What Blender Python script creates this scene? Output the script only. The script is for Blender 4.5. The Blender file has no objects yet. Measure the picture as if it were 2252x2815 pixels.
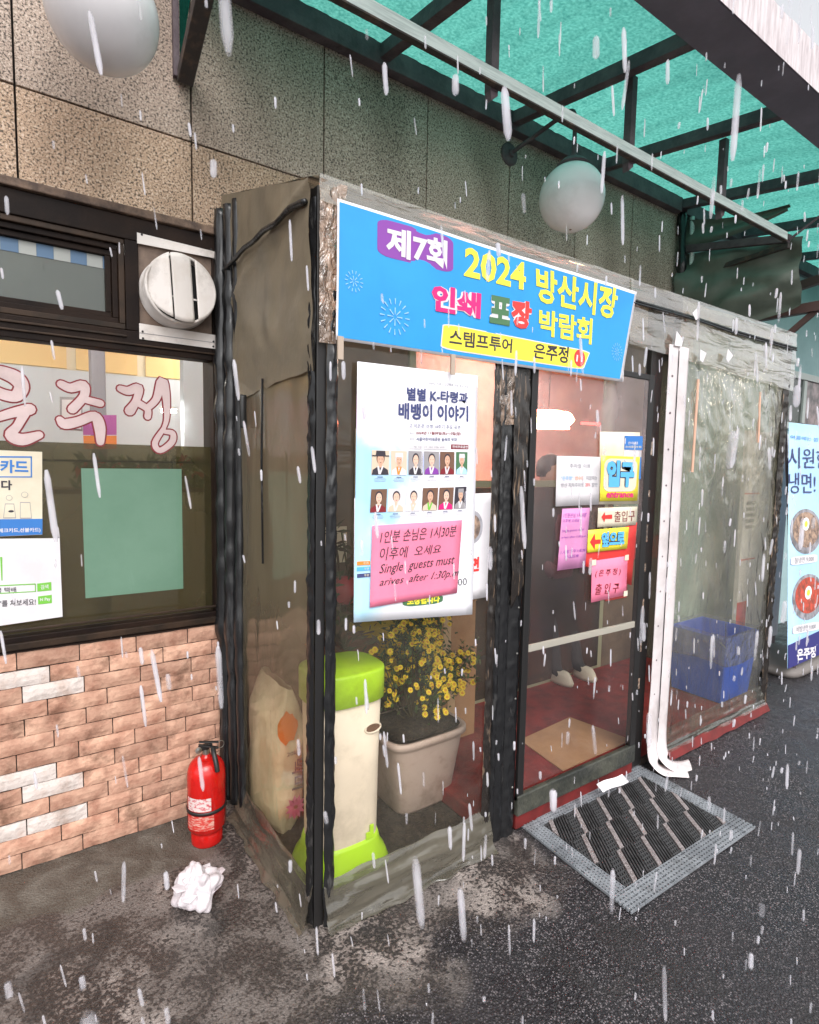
import bpy, bmesh, math, random
from mathutils import Vector, Matrix, noise
random.seed(7)
PI = math.pi
scene = bpy.context.scene
col = scene.collection

# ------------------------------------------------------------------ camera, sky, sun, exposure
cam = bpy.data.cameras.new('camera')
camo = bpy.data.objects.new('camera', cam)
col.objects.link(camo)
scene.camera = camo
yaw, pitch, roll = math.radians(34.896), math.radians(-4.877), math.radians(1.085)
fw = Vector((math.sin(yaw) * math.cos(pitch), math.cos(yaw) * math.cos(pitch), math.sin(pitch)))
rt = Vector((math.cos(yaw), -math.sin(yaw), 0))
up = rt.cross(fw)
r2 = rt * math.cos(roll) + up * math.sin(roll)
u2 = up * math.cos(roll) - rt * math.sin(roll)
camo.matrix_world = Matrix(((r2.x, u2.x, -fw.x, -0.7255), (r2.y, u2.y, -fw.y, -2.339), (r2.z, u2.z, -fw.z, 1.461), (0, 0, 0, 1)))
cam.sensor_fit = 'HORIZONTAL'
cam.sensor_width = 36
cam.lens = 36 * 1564.0 / 2252
cam.clip_start = 0.02
cam.clip_end = 500

world = bpy.data.worlds.new('World')
scene.world = world
world.use_nodes = True
wn = world.node_tree.nodes
wl = world.node_tree.links
bg = wn['Background']
sky = wn.new('ShaderNodeTexSky')
sky.sky_type = 'NISHITA'
sky.sun_disc = False
sky.sun_elevation = math.radians(48)
sky.sun_rotation = math.radians(200)
sky.air_density = 1.0
sky.dust_density = 3.0
hsv = wn.new('ShaderNodeHueSaturation')       # overcast: the cloud layer takes nearly all the blue out
hsv.inputs['Saturation'].default_value = 0.12
wl.new(sky.outputs[0], hsv.inputs['Color'])
wl.new(hsv.outputs[0], bg.inputs['Color'])
bg.inputs['Strength'].default_value = 0.15

sun = bpy.data.lights.new('sun', 'SUN')
sun.energy = 0.6
sun.angle = math.radians(40)
sun.color = (1.0, 0.97, 0.95)
suno = bpy.data.objects.new('sun', sun)
col.objects.link(suno)
sd = Vector((-0.30, -0.75, 0.9)).normalized()      # direction towards the bright part of the cloud
suno.rotation_euler = sd.to_track_quat('Z', 'Y').to_euler()

scene.view_settings.view_transform = 'Standard'
scene.view_settings.look = 'None'
scene.view_settings.gamma = 1.0
scene.view_settings.exposure = 1.1
scene.view_settings.use_curve_mapping = False
scene.cycles.transparent_max_bounces = 24
scene.cycles.max_bounces = 10
scene.cycles.diffuse_bounces = 4
scene.cycles.use_denoising = True

# ------------------------------------------------------------------ materials
def nodes(name):
    m = bpy.data.materials.new(name)
    m.use_nodes = True
    return m, m.node_tree.nodes, m.node_tree.links

def rgba(c):
    return (c[0], c[1], c[2], 1.0)

def mat(name, c, rough=0.6, metal=0.0, c2=None, ns=8.0, lo=0.4, hi=0.62, bump=0.0, bs=60.0, spec=0.5, stretch=(1, 1, 1), rand=0.0, emit=None, es=0.0, stain=0.0, sts=5.0):
    m, n, l = nodes(name)
    b = n['Principled BSDF']
    b.inputs['Base Color'].default_value = rgba(c)
    b.inputs['Roughness'].default_value = rough
    b.inputs['Metallic'].default_value = metal
    b.inputs['Specular IOR Level'].default_value = spec
    geo = n.new('ShaderNodeNewGeometry')
    mp = n.new('ShaderNodeMapping')
    mp.inputs['Scale'].default_value = stretch
    l.new(geo.outputs['Position'], mp.inputs['Vector'])
    last = None
    if c2 is not None:
        t = n.new('ShaderNodeTexNoise')
        t.inputs['Scale'].default_value = ns
        t.inputs['Detail'].default_value = 8
        t.inputs['Roughness'].default_value = 0.62
        l.new(mp.outputs[0], t.inputs['Vector'])
        r = n.new('ShaderNodeValToRGB')
        r.color_ramp.elements[0].position = lo
        r.color_ramp.elements[1].position = hi
        r.color_ramp.elements[0].color = rgba(c)
        r.color_ramp.elements[1].color = rgba(c2)
        l.new(t.outputs['Fac'], r.inputs[0])
        last = r.outputs[0]
    if rand:
        oi = n.new('ShaderNodeObjectInfo')
        h = n.new('ShaderNodeHueSaturation')
        mr = n.new('ShaderNodeMapRange')
        mr.inputs['To Min'].default_value = 1 - rand
        mr.inputs['To Max'].default_value = 1 + rand
        l.new(oi.outputs['Random'], mr.inputs['Value'])
        l.new(mr.outputs[0], h.inputs['Value'])
        if last is not None:
            l.new(last, h.inputs['Color'])
        else:
            h.inputs['Color'].default_value = rgba(c)
        last = h.outputs[0]
    if stain:                                    # grime and scuffs
        t = n.new('ShaderNodeTexNoise'); t.inputs['Scale'].default_value = sts; t.inputs['Detail'].default_value = 9; t.inputs['Roughness'].default_value = 0.7
        l.new(mp.outputs[0], t.inputs['Vector'])
        r = n.new('ShaderNodeValToRGB')
        r.color_ramp.elements[0].position = 0.52; r.color_ramp.elements[0].color = (1, 1, 1, 1)
        r.color_ramp.elements[1].position = 0.68; r.color_ramp.elements[1].color = (1 - stain, 1 - stain * 1.05, 1 - stain * 1.1, 1)
        l.new(t.outputs['Fac'], r.inputs[0])
        x = n.new('ShaderNodeMix'); x.data_type = 'RGBA'; x.blend_type = 'MULTIPLY'; x.inputs[0].default_value = 1
        if last is not None: l.new(last, x.inputs[6])
        else: x.inputs[6].default_value = rgba(c)
        l.new(r.outputs[0], x.inputs[7])
        last = x.outputs[2]
    if last is not None:
        l.new(last, b.inputs['Base Color'])
    if bump:
        t = n.new('ShaderNodeTexNoise')
        t.inputs['Scale'].default_value = bs
        t.inputs['Detail'].default_value = 5
        l.new(mp.outputs[0], t.inputs['Vector'])
        bp = n.new('ShaderNodeBump')
        bp.inputs['Strength'].default_value = bump
        bp.inputs['Distance'].default_value = 0.01
        l.new(t.outputs['Fac'], bp.inputs['Height'])
        l.new(bp.outputs[0], b.inputs['Normal'])
    if emit:
        b.inputs['Emission Color'].default_value = rgba(emit)
        b.inputs['Emission Strength'].default_value = es
    return m

def emis(name, c, s):
    m, n, l = nodes(name)
    e = n.new('ShaderNodeEmission')
    e.inputs[0].default_value = rgba(c)
    e.inputs[1].default_value = s
    l.new(e.outputs[0], n['Material Output'].inputs[0])
    return m

def vinyl(name, tint, haze, amt0, amt1, ns=6.0, stretch=(1, 1, 1), wr=0.4, ws=14.0, wst=(1, 1, 1), rough=0.08, gloss=1.0, ior=1.5, zfade=None):
    """clear or cloudy PVC sheet: see-through, coloured haze, wrinkled gloss"""
    m, n, l = nodes(name)
    out = n['Material Output']
    n.remove(n['Principled BSDF'])
    geo = n.new('ShaderNodeNewGeometry')
    mp = n.new('ShaderNodeMapping'); mp.inputs['Scale'].default_value = stretch
    l.new(geo.outputs['Position'], mp.inputs['Vector'])
    t = n.new('ShaderNodeTexNoise'); t.inputs['Scale'].default_value = ns; t.inputs['Detail'].default_value = 7
    t.inputs['Distortion'].default_value = 0.6
    l.new(mp.outputs[0], t.inputs['Vector'])
    mr = n.new('ShaderNodeMapRange')
    mr.inputs['From Min'].default_value = 0.35; mr.inputs['From Max'].default_value = 0.68
    mr.inputs['To Min'].default_value = amt0; mr.inputs['To Max'].default_value = amt1
    l.new(t.outputs['Fac'], mr.inputs['Value'])
    mp2 = n.new('ShaderNodeMapping'); mp2.inputs['Scale'].default_value = wst
    l.new(geo.outputs['Position'], mp2.inputs['Vector'])
    t2 = n.new('ShaderNodeTexNoise'); t2.inputs['Scale'].default_value = ws; t2.inputs['Detail'].default_value = 3
    t2.inputs['Distortion'].default_value = 1.2
    l.new(mp2.outputs[0], t2.inputs['Vector'])
    bp = n.new('ShaderNodeBump'); bp.inputs['Strength'].default_value = wr; bp.inputs['Distance'].default_value = 0.02
    l.new(t2.outputs['Fac'], bp.inputs['Height'])
    tr = n.new('ShaderNodeBsdfTransparent'); tr.inputs[0].default_value = rgba(tint)
    df = n.new('ShaderNodeBsdfDiffuse'); df.inputs[0].default_value = rgba(haze)
    tl = n.new('ShaderNodeBsdfTranslucent'); tl.inputs[0].default_value = rgba(haze)
    mx0 = n.new('ShaderNodeMixShader'); mx0.inputs[0].default_value = 0.35
    l.new(df.outputs[0], mx0.inputs[1]); l.new(tl.outputs[0], mx0.inputs[2])
    l.new(bp.outputs[0], df.inputs['Normal'])
    mx = n.new('ShaderNodeMixShader')
    amt = mr.outputs[0]
    if zfade:                                    # cloudier with height; on the door the upper haze stands in for glow
        sp = n.new('ShaderNodeSeparateXYZ'); l.new(geo.outputs['Position'], sp.inputs[0])
        zr = n.new('ShaderNodeMapRange'); zr.interpolation_type = 'SMOOTHSTEP'
        zr.inputs['From Min'].default_value = zfade[0]; zr.inputs['From Max'].default_value = zfade[1]
        zr.inputs['To Min'].default_value = zfade[2]; zr.inputs['To Max'].default_value = 1.0
        l.new(sp.outputs['Z'], zr.inputs['Value'])
        mm = n.new('ShaderNodeMath'); mm.operation = 'MULTIPLY'
        l.new(amt, mm.inputs[0]); l.new(zr.outputs[0], mm.inputs[1]); amt = mm.outputs[0]
    l.new(amt, mx.inputs[0]); l.new(tr.outputs[0], mx.inputs[1]); l.new(mx0.outputs[0], mx.inputs[2])
    gl = n.new('ShaderNodeBsdfGlossy'); gl.inputs['Roughness'].default_value = rough
    l.new(bp.outputs[0], gl.inputs['Normal'])
    fr = n.new('ShaderNodeFresnel')
    io = n.new('ShaderNodeMapRange')             # thin sheet: the same air-to-vinyl ratio from either side
    io.inputs['To Min'].default_value = ior; io.inputs['To Max'].default_value = 1 / ior
    l.new(geo.outputs['Backfacing'], io.inputs['Value']); l.new(io.outputs[0], fr.inputs['IOR'])
    l.new(bp.outputs[0], fr.inputs['Normal'])
    mu = n.new('ShaderNodeMath'); mu.operation = 'MULTIPLY'; mu.inputs[1].default_value = gloss
    mu.use_clamp = True
    l.new(fr.outputs[0], mu.inputs[0])
    mx2 = n.new('ShaderNodeMixShader')
    l.new(mu.outputs[0], mx2.inputs[0]); l.new(mx.outputs[0], mx2.inputs[1]); l.new(gl.outputs[0], mx2.inputs[2])
    l.new(mx2.outputs[0], out.inputs[0])
    return m

def granite(name, base, dark, light, seed):
    m, n, l = nodes(name)
    b = n['Principled BSDF']
    b.inputs['Roughness'].default_value = 0.75
    geo = n.new('ShaderNodeNewGeometry')
    def noi(sc, det, dist=0.0, stretch=None):
        t = n.new('ShaderNodeTexNoise'); t.inputs['Scale'].default_value = sc; t.inputs['Detail'].default_value = det
        t.inputs['Distortion'].default_value = dist
        if stretch:
            mp = n.new('ShaderNodeMapping'); mp.inputs['Scale'].default_value = stretch
            l.new(geo.outputs['Position'], mp.inputs['Vector']); l.new(mp.outputs[0], t.inputs['Vector'])
        else:
            l.new(geo.outputs['Position'], t.inputs['Vector'])
        return t
    def ramp(src, stops):
        r = n.new('ShaderNodeValToRGB')
        e = r.color_ramp.elements
        e[0].position = stops[0][0]; e[0].color = rgba(stops[0][1])
        e[1].position = stops[-1][0]; e[1].color = rgba(stops[-1][1])
        for p, c in stops[1:-1]:
            x = e.new(p); x.color = rgba(c)
        l.new(src, r.inputs[0])
        return r
    t = noi(135, 3, 0.3)
    sp = ramp(t.outputs['Fac'], [(0.40, dark), (0.455, base), (0.56, base), (0.62, light)])
    t3 = noi(290, 2)
    sp3 = ramp(t3.outputs['Fac'], [(0.38, (0.35, 0.33, 0.32)), (0.46, (1, 1, 1))])
    mu0 = n.new('ShaderNodeMix'); mu0.data_type = 'RGBA'; mu0.blend_type = 'MULTIPLY'; mu0.inputs[0].default_value = 0.8
    l.new(sp.outputs[0], mu0.inputs[6]); l.new(sp3.outputs[0], mu0.inputs[7])
    g = noi(2.2, 7, 0.5, (1, 1, 0.45))                           # soot and rain staining, runs downwards
    gr = ramp(g.outputs['Fac'], [(0.38, (0.60, 0.58, 0.56)), (0.6, (1, 1, 1))])
    oi = n.new('ShaderNodeObjectInfo')
    mr = n.new('ShaderNodeMapRange'); mr.inputs['To Min'].default_value = 0.88; mr.inputs['To Max'].default_value = 1.08
    l.new(oi.outputs['Random'], mr.inputs['Value'])
    mu = n.new('ShaderNodeMix'); mu.data_type = 'RGBA'; mu.blend_type = 'MULTIPLY'; mu.inputs[0].default_value = 1
    l.new(mu0.outputs[2], mu.inputs[6]); l.new(gr.outputs[0], mu.inputs[7])
    hs = n.new('ShaderNodeHueSaturation')
    l.new(mr.outputs[0], hs.inputs['Value']); l.new(mu.outputs[2], hs.inputs['Color'])
    l.new(hs.outputs[0], b.inputs['Base Color'])
    bp = n.new('ShaderNodeBump'); bp.inputs['Strength'].default_value = 0.35; bp.inputs['Distance'].default_value = 0.003
    l.new(t.outputs['Fac'], bp.inputs['Height']); l.new(bp.outputs[0], b.inputs['Normal'])
    return m

def ground_mat(name):
    m, n, l = nodes(name)
    b = n['Principled BSDF']
    geo = n.new('ShaderNodeNewGeometry')
    sep = n.new('ShaderNodeSeparateXYZ'); l.new(geo.outputs['Position'], sep.inputs[0])
    def noi(sc, det, dist=0.0, rough=0.5):
        t = n.new('ShaderNodeTexNoise'); t.inputs['Scale'].default_value = sc; t.inputs['Detail'].default_value = det
        t.inputs['Distortion'].default_value = dist; t.inputs['Roughness'].default_value = rough
        l.new(geo.outputs['Position'], t.inputs['Vector']); return t
    def math_(op, a, bb, clamp=False):
        x = n.new('ShaderNodeMath'); x.operation = op; x.use_clamp = clamp
        for i, v in enumerate((a, bb)):
            if isinstance(v, (int, float)): x.inputs[i].default_value = v
            else: l.new(v, x.inputs[i])
        return x.outputs[0]
    def mixc(f, a, bb, mode='MIX'):
        x = n.new('ShaderNodeMix'); x.data_type = 'RGBA'; x.blend_type = mode
        if isinstance(f, (int, float)): x.inputs[0].default_value = f
        else: l.new(f, x.inputs[0])
        for i, v in ((6, a), (7, bb)):
            if isinstance(v, tuple): x.inputs[i].default_value = rgba(v)
            else: l.new(v, x.inputs[i])
        return x.outputs[2]
    def smooth(v, a, c):
        x = n.new('ShaderNodeMapRange'); x.interpolation_type = 'SMOOTHSTEP'
        x.inputs['From Min'].default_value = a; x.inputs['From Max'].default_value = c
        l.new(v, x.inputs['Value']); return x.outputs[0]
    big = noi(2.3, 6, 0.4).outputs['Fac']
    med = noi(7, 7, 0.5, 0.65).outputs['Fac']
    # aggregate of the asphalt: small stones
    vo = n.new('ShaderNodeTexVoronoi'); vo.inputs['Scale'].default_value = 150
    l.new(geo.outputs['Position'], vo.inputs['Vector'])
    vs = n.new('ShaderNodeSeparateColor'); l.new(vo.outputs['Color'], vs.inputs[0])
    stone = mixc(smooth(vs.outputs[0], 0.30, 0.95), (0.018, 0.016, 0.018), (0.18, 0.158, 0.165))
    edge = smooth(vo.outputs['Distance'], 0.25, 0.55)
    asph = mixc(edge, stone, (0.013, 0.012, 0.014))
    glint = noi(260, 1).outputs['Fac']
    asph = mixc(smooth(glint, 0.67, 0.74), asph, (0.36, 0.33, 0.34))
    asph = mixc(math_('MULTIPLY', smooth(noi(1.4, 6, .6, .6).outputs['Fac'], .42, .62), .55), asph, (0.026, 0.022, 0.024))
    # concrete strip along the wall: pale skin with pitted dark wear
    pit = noi(85, 4, 0.4).outputs['Fac']
    conc = mixc(smooth(med, 0.42, 0.62), (0.17, 0.135, 0.12), (0.33, 0.28, 0.255))
    fine = noi(190, 3).outputs['Fac']
    conc = mixc(smooth(fine, 0.35, 0.65), mixc(0.35, conc, (0.03, 0.028, 0.027)), conc)
    dm = math_('ADD', math_('MULTIPLY', smooth(med, 0.40, 0.62), 0.16), math_('MULTIPLY', pit, 0.95))
    conc = mixc(smooth(dm, 0.48, 0.60), (0.035, 0.029, 0.027), conc)
    conc = mixc(math_('MULTIPLY', smooth(big, 0.56, 0.46), 0.6), conc, (0.05, 0.042, 0.038))
    slab = mixc(smooth(med, 0.4, 0.65), (0.075, 0.066, 0.055), (0.14, 0.125, 0.105))
    slab = mixc(smooth(fine, 0.35, 0.65), mixc(0.3, slab, (0.03, 0.03, 0.028)), slab)
    # distance to the edge of the concrete: line from (-0.8,-1.0) to (0.9,-1.12), beyond it asphalt
    wob = math_('MULTIPLY', math_('SUBTRACT', noi(3.5, 6, 0.3).outputs['Fac'], 0.5), 0.75)
    yy = math_('ADD', math_('ADD', sep.outputs['Y'], wob), math_('MULTIPLY', sep.outputs['X'], -0.02))
    k1 = smooth(yy, -1.22, -1.05)
    xw = math_('ADD', sep.outputs['X'], math_('MULTIPLY', wob, 1.0))
    k2 = smooth(xw, 0.95, 0.80)
    kk = math_('MULTIPLY', k1, math_('SUBTRACT', 1.0, smooth(xw, 0.72, 0.95)))
    k3 = math_('MULTIPLY', smooth(math_('ADD', sep.outputs['Y'], math_('MULTIPLY', wob, 0.35)), -0.33, -0.29), math_('SUBTRACT', 1.0, smooth(sep.outputs['X'], -0.17, -0.10)))
    c = mixc(kk, asph, conc)
    c = mixc(k3, c, slab)
    # oil and wet stains
    st = smooth(noi(4.5, 3, 0.8).outputs['Fac'], 0.60, 0.68)
    c = mixc(math_('MULTIPLY', st, 0.55), c, (0.02, 0.018, 0.018))
    l.new(c, b.inputs['Base Color'])
    rr = n.new('ShaderNodeMapRange'); rr.inputs['From Min'].default_value = .38; rr.inputs['From Max'].default_value = .62; rr.inputs['To Min'].default_value = 0.22; rr.inputs['To Max'].default_value = 0.62
    l.new(med, rr.inputs['Value']); l.new(rr.outputs[0], b.inputs['Roughness'])
    h = math_('ADD', math_('MULTIPLY', vo.outputs['Distance'], -0.7), math_('MULTIPLY', pit, 0.5))
    bp = n.new('ShaderNodeBump'); bp.inputs['Strength'].default_value = 0.6; bp.inputs['Distance'].default_value = 0.006
    l.new(h, bp.inputs['Height']); l.new(bp.outputs[0], b.inputs['Normal'])
    return m

M = {}
M['ground'] = ground_mat('asphalt_and_concrete')
M['granite_low'] = granite('granite_tan', (0.50, 0.345, 0.235), (0.10, 0.07, 0.05), (0.68, 0.54, 0.42), 1)
M['granite_high'] = granite('granite_grey', (0.50, 0.385, 0.31), (0.11, 0.085, 0.07), (0.68, 0.57, 0.48), 2)
M['joint'] = mat('dark_joint', (0.035, 0.028, 0.024), 0.9)
M['brick'] = mat('brick_clay', (0.34, 0.165, 0.11), 0.85, c2=(0.60, 0.365, 0.26), ns=15, bump=0.6, bs=45, rand=0.17, lo=0.33, hi=0.68, stain=0.6, sts=7)
M['brick_white'] = mat('brick_whitewashed', (0.62, 0.54, 0.50), 0.85, c2=(0.50, 0.36, 0.30), ns=14, bump=0.5, bs=60, lo=0.5, hi=0.75, stain=0.35, sts=9)
M['mortar'] = mat('mortar_dirty', (0.045, 0.028, 0.022), 0.95, bump=0.4)
M['frame_dark'] = mat('window_frame_brown_black', (0.010, 0.006, 0.005), 0.5, c2=(0.022, 0.012, 0.008), ns=5, bump=0.1, bs=90, spec=.12)
M['frame_edge'] = mat('window_frame_brown', (0.045, 0.026, 0.016), 0.5, c2=(0.02, 0.013, 0.009), ns=9, spec=.2)
M['ledge'] = mat('ledge_stained', (0.20, 0.13, 0.09), 0.8, c2=(0.07, 0.045, 0.035), ns=13, bump=0.4)
M['black'] = mat('black_paint', (0.010, 0.009, 0.009), 0.5)
M['steel_dark'] = mat('painted_steel_dark', (0.085, 0.060, 0.070), 0.6, c2=(0.13, 0.10, 0.108), ns=9, bump=0.25, bs=80, spec=.3, stain=0.3, sts=6)
M['steel_rust'] = mat('old_steel_brown', (0.045, 0.035, 0.032), 0.7, c2=(0.12, 0.075, 0.05), ns=22, lo=0.5, hi=0.72, bump=0.4)
M['alu'] = mat('weathered_aluminium', (0.72, 0.78, 0.74), 0.5, c2=(0.52, 0.58, 0.55), ns=18, stretch=(0.4, 6, 6), bump=0.1)
M['fascia'] = mat('fascia_weathered_white', (0.62, 0.56, 0.57), 0.75, c2=(0.42, 0.36, 0.37), ns=9, stretch=(6, 1, 0.8), lo=0.42, hi=0.66, bump=0.2)
M['soffit'] = mat('soffit_dark', (0.16, 0.14, 0.17), 0.8, c2=(0.20, 0.175, 0.21), ns=5)
M['white_metal'] = mat('white_powder_coat', (0.74, 0.68, 0.64), 0.45, c2=(0.62, 0.54, 0.48), ns=10, lo=0.5, hi=0.8, stain=0.3, sts=7)
M['globe'] = mat('milky_globe', (0.93, 0.90, 0.92), 0.18, c2=(0.86, 0.83, 0.85), ns=5, lo=0.5, hi=0.8, stain=0.12, sts=4)
M['white'] = mat('white_print', (0.70, 0.67, 0.69), 0.6, c2=(0.64, 0.60, 0.62), ns=7)
M['paper_cream'] = mat('cream_paper', (0.70, 0.63, 0.50), 0.7, c2=(0.62, 0.55, 0.42), ns=6)
M['ink'] = mat('dark_ink', (0.035, 0.028, 0.04), 0.7)
M['ink_blue'] = mat('navy_ink', (0.05, 0.06, 0.17), 0.7)
M['grey_ink'] = mat('grey_ink', (0.22, 0.22, 0.25), 0.7)
M['red_ink'] = mat('red_ink', (0.50, 0.035, 0.03), 0.6)
M['maroon'] = mat('maroon_print', (0.20, 0.012, 0.02), 0.6)
M['letter_pink'] = mat('pale_pink_vinyl_letter', (0.60, 0.46, 0.45), 0.5, c2=(0.50, 0.38, 0.37), ns=6, stain=.15)
M['banner_blue'] = mat('banner_blue', (0.010, 0.255, 0.60), 0.42, c2=(0.014, 0.29, 0.66), ns=3)
M['banner_light'] = mat('banner_pale_blue', (0.30, 0.55, 0.85), 0.5)
M['purple'] = mat('banner_purple', (0.22, 0.045, 0.33), 0.5)
M['yellow'] = mat('print_yellow', (0.85, 0.72, 0.05), 0.5)
M['magenta'] = mat('print_magenta', (0.72, 0.01, 0.17), 0.5)
M['green_ink'] = mat('print_green', (0.06, 0.16, 0.07), 0.5)
M['lime_ink'] = mat('print_fresh_green', (0.16, 0.48, 0.05), 0.5)
M['red'] = mat('print_red', (0.66, 0.035, 0.03), 0.5)
M['orange'] = mat('print_orange', (0.85, 0.25, 0.04), 0.5)
M['blue_ink'] = mat('print_blue', (0.03, 0.17, 0.50), 0.5)
M['sky_ink'] = mat('print_sky_blue', (0.10, 0.42, 0.78), 0.5)
M['pale_blue'] = mat('print_pale_blue', (0.42, 0.66, 0.88), 0.5, c2=(0.36, 0.58, 0.84), ns=3)
M['navy'] = mat('print_navy', (0.03, 0.028, 0.16), 0.5)
M['pink_paper'] = mat('hot_pink_paper', (0.86, 0.22, 0.34), 0.75, c2=(0.80, 0.19, 0.31), ns=5)
M['lilac_paper'] = mat('lilac_pink_paper', (0.66, 0.26, 0.50), 0.75, c2=(0.56, 0.22, 0.42), ns=7)
M['skin_a'] = mat('print_skin', (0.62, 0.36, 0.25), 0.6)
M['skin_b'] = mat('print_skin_pale', (0.72, 0.47, 0.36), 0.6)
M['grey'] = mat('print_grey', (0.30, 0.28, 0.29), 0.6)
M['beige'] = mat('print_beige', (0.62, 0.50, 0.38), 0.6)
M['brown'] = mat('print_brown', (0.16, 0.08, 0.05), 0.6)
M['red_gloss'] = mat('extinguisher_red', (0.52, 0.008, 0.006), 0.16, c2=(0.44, 0.008, 0.006), ns=8, stain=0.35, sts=14)
M['rubber'] = mat('black_rubber', (0.012, 0.012, 0.012), 0.45)
M['chrome'] = mat('dull_chrome', (0.45, 0.43, 0.40), 0.3, metal=1.0)
M['label_white'] = mat('scratched_label', (0.62, 0.52, 0.50), 0.6, c2=(0.50, 0.07, 0.09), ns=75, lo=0.50, hi=0.60, stretch=(1, 1, 1.6))
M['label_red'] = mat('worn_label', (0.50, 0.03, 0.02), 0.6, c2=(0.58, 0.36, 0.30), ns=60, lo=0.46, hi=0.62, stretch=(1, 1, 3))
M['tissue'] = mat('white_plastic_tissue', (0.58, 0.53, 0.55), 0.5, c2=(0.50, 0.44, 0.46), ns=12)
M['mat_grey'] = mat('mat_frame_grey', (0.24, 0.255, 0.275), 0.5, c2=(0.15, 0.16, 0.175), ns=9, bump=0.1, stain=0.4, sts=6)
M['mat_black'] = mat('mat_black_rubber', (0.022, 0.021, 0.022), 0.6, c2=(0.05, 0.048, 0.05), ns=30)
M['mat_beige'] = mat('mat_brush_strip', (0.34, 0.30, 0.30), 0.95, c2=(0.20, 0.165, 0.16), ns=90, bump=0.9, bs=260)
M['mat_dim'] = mat('mat_charcoal', (0.045, 0.045, 0.047), 0.65)
M['alu_dim'] = mat('dull_white_rail', (0.42, 0.41, 0.36), 0.5)
M['lime'] = mat('lime_plastic', (0.50, 0.80, 0.02), 0.35, c2=(0.44, 0.74, 0.02), ns=4, stain=0.2, sts=6)
M['bin_white'] = mat('ivory_plastic', (0.86, 0.74, 0.63), 0.42, c2=(0.80, 0.68, 0.57), ns=3, stain=0.22, sts=4)
M['planter'] = mat('mauve_plastic', (0.52, 0.40, 0.36), 0.5, c2=(0.46, 0.34, 0.30), ns=5, stain=0.35, sts=5)
M['soil'] = mat('potting_soil', (0.022, 0.016, 0.012), 0.95, c2=(0.05, 0.035, 0.025), ns=50, bump=1.0, bs=90)
M['terracotta'] = mat('terracotta_plastic', (0.30, 0.13, 0.07), 0.6, c2=(0.23, 0.09, 0.05), ns=6)
M['leaf'] = mat('chrysanthemum_leaf', (0.028, 0.062, 0.014), 0.6, c2=(0.085, 0.13, 0.03), ns=20)
M['petal'] = mat('yellow_petal', (1.0, 0.74, 0.02), 0.6)
M['petal_core'] = mat('flower_centre', (0.70, 0.34, 0.02), 0.7)
M['stem'] = mat('plant_stem', (0.06, 0.045, 0.02), 0.7)
M['cardboard'] = mat('cardboard', (0.36, 0.20, 0.10), 0.85, c2=(0.30, 0.16, 0.08), ns=7)
M['tape'] = mat('packing_tape', (0.48, 0.33, 0.19), 0.3)
M['yellow_plastic'] = mat('yellow_crate', (0.58, 0.40, 0.02), 0.5)
M['sack'] = mat('woven_sack', (0.80, 0.74, 0.60), 0.6, c2=(0.68, 0.62, 0.48), ns=9, bump=0.5, bs=30)
M['blue_plastic'] = mat('blue_plastic', (0.012, 0.085, 0.58), 0.4)
M['red_carpet'] = mat('red_carpet', (0.20, 0.016, 0.013), 0.95, c2=(0.12, 0.012, 0.010), ns=12, bump=0.5, bs=200)
M['inner_wall'] = mat('inner_wall_brown', (0.16, 0.11, 0.075), 0.8, c2=(0.10, 0.07, 0.052), ns=4)
M['plaster'] = mat('room_plaster_warm', (0.72, 0.58, 0.36), 0.8, c2=(0.66, 0.52, 0.32), ns=3)
M['plaster_cool'] = mat('room_panel_cool', (0.55, 0.62, 0.68), 0.8)
M['room_floor'] = mat('room_floor', (0.20, 0.12, 0.08), 0.5)
M['olive_bar'] = mat('olive_aluminium', (0.30, 0.30, 0.20), 0.4)
M['bark'] = mat('shelf_wood', (0.12, 0.06, 0.03), 0.6)
M['teal_wall'] = mat('neighbour_wall_teal', (0.30, 0.42, 0.43), 0.8, c2=(0.26, 0.37, 0.38), ns=3)
M['neigh_dark'] = mat('neighbour_dark_metal', (0.07, 0.035, 0.03), 0.6)
M['tarp'] = mat('olive_tarp', (0.10, 0.12, 0.095), 0.5, c2=(0.14, 0.16, 0.13), ns=4, bump=0.5, bs=9)
M['hose'] = mat('rolled_black_vinyl', (0.011, 0.011, 0.012), 0.26, c2=(0.05, 0.05, 0.052), ns=22, lo=0.56, hi=0.72, stretch=(1.6, 1.6, 0.16), bump=0.8, bs=12)
M['trouser'] = mat('dark_trousers', (0.02, 0.02, 0.024), 0.8)
M['jacket'] = mat('dark_plum_jacket', (0.10, 0.03, 0.04), 0.8)
M['skin'] = mat('skin', (0.50, 0.30, 0.22), 0.6)
M['hair'] = mat('black_hair', (0.012, 0.01, 0.01), 0.5)
M['shoe'] = mat('pale_shoes', (0.55, 0.50, 0.42), 0.7)
M['base_grey'] = mat('sign_base_grey', (0.16, 0.14, 0.13), 0.7)
M['bowl'] = mat('print_bowl_grey', (0.33, 0.32, 0.35), 0.5, c2=(0.14, 0.13, 0.14), ns=12)
M['soup'] = mat('print_noodle', (0.42, 0.28, 0.20), 0.6, c2=(0.10, 0.07, 0.06), ns=28)
M['soup_red'] = mat('print_spicy', (0.52, 0.07, 0.04), 0.6, c2=(0.20, 0.05, 0.03), ns=28)
M['egg'] = mat('print_egg_white', (0.85, 0.85, 0.80), 0.5)
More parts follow.
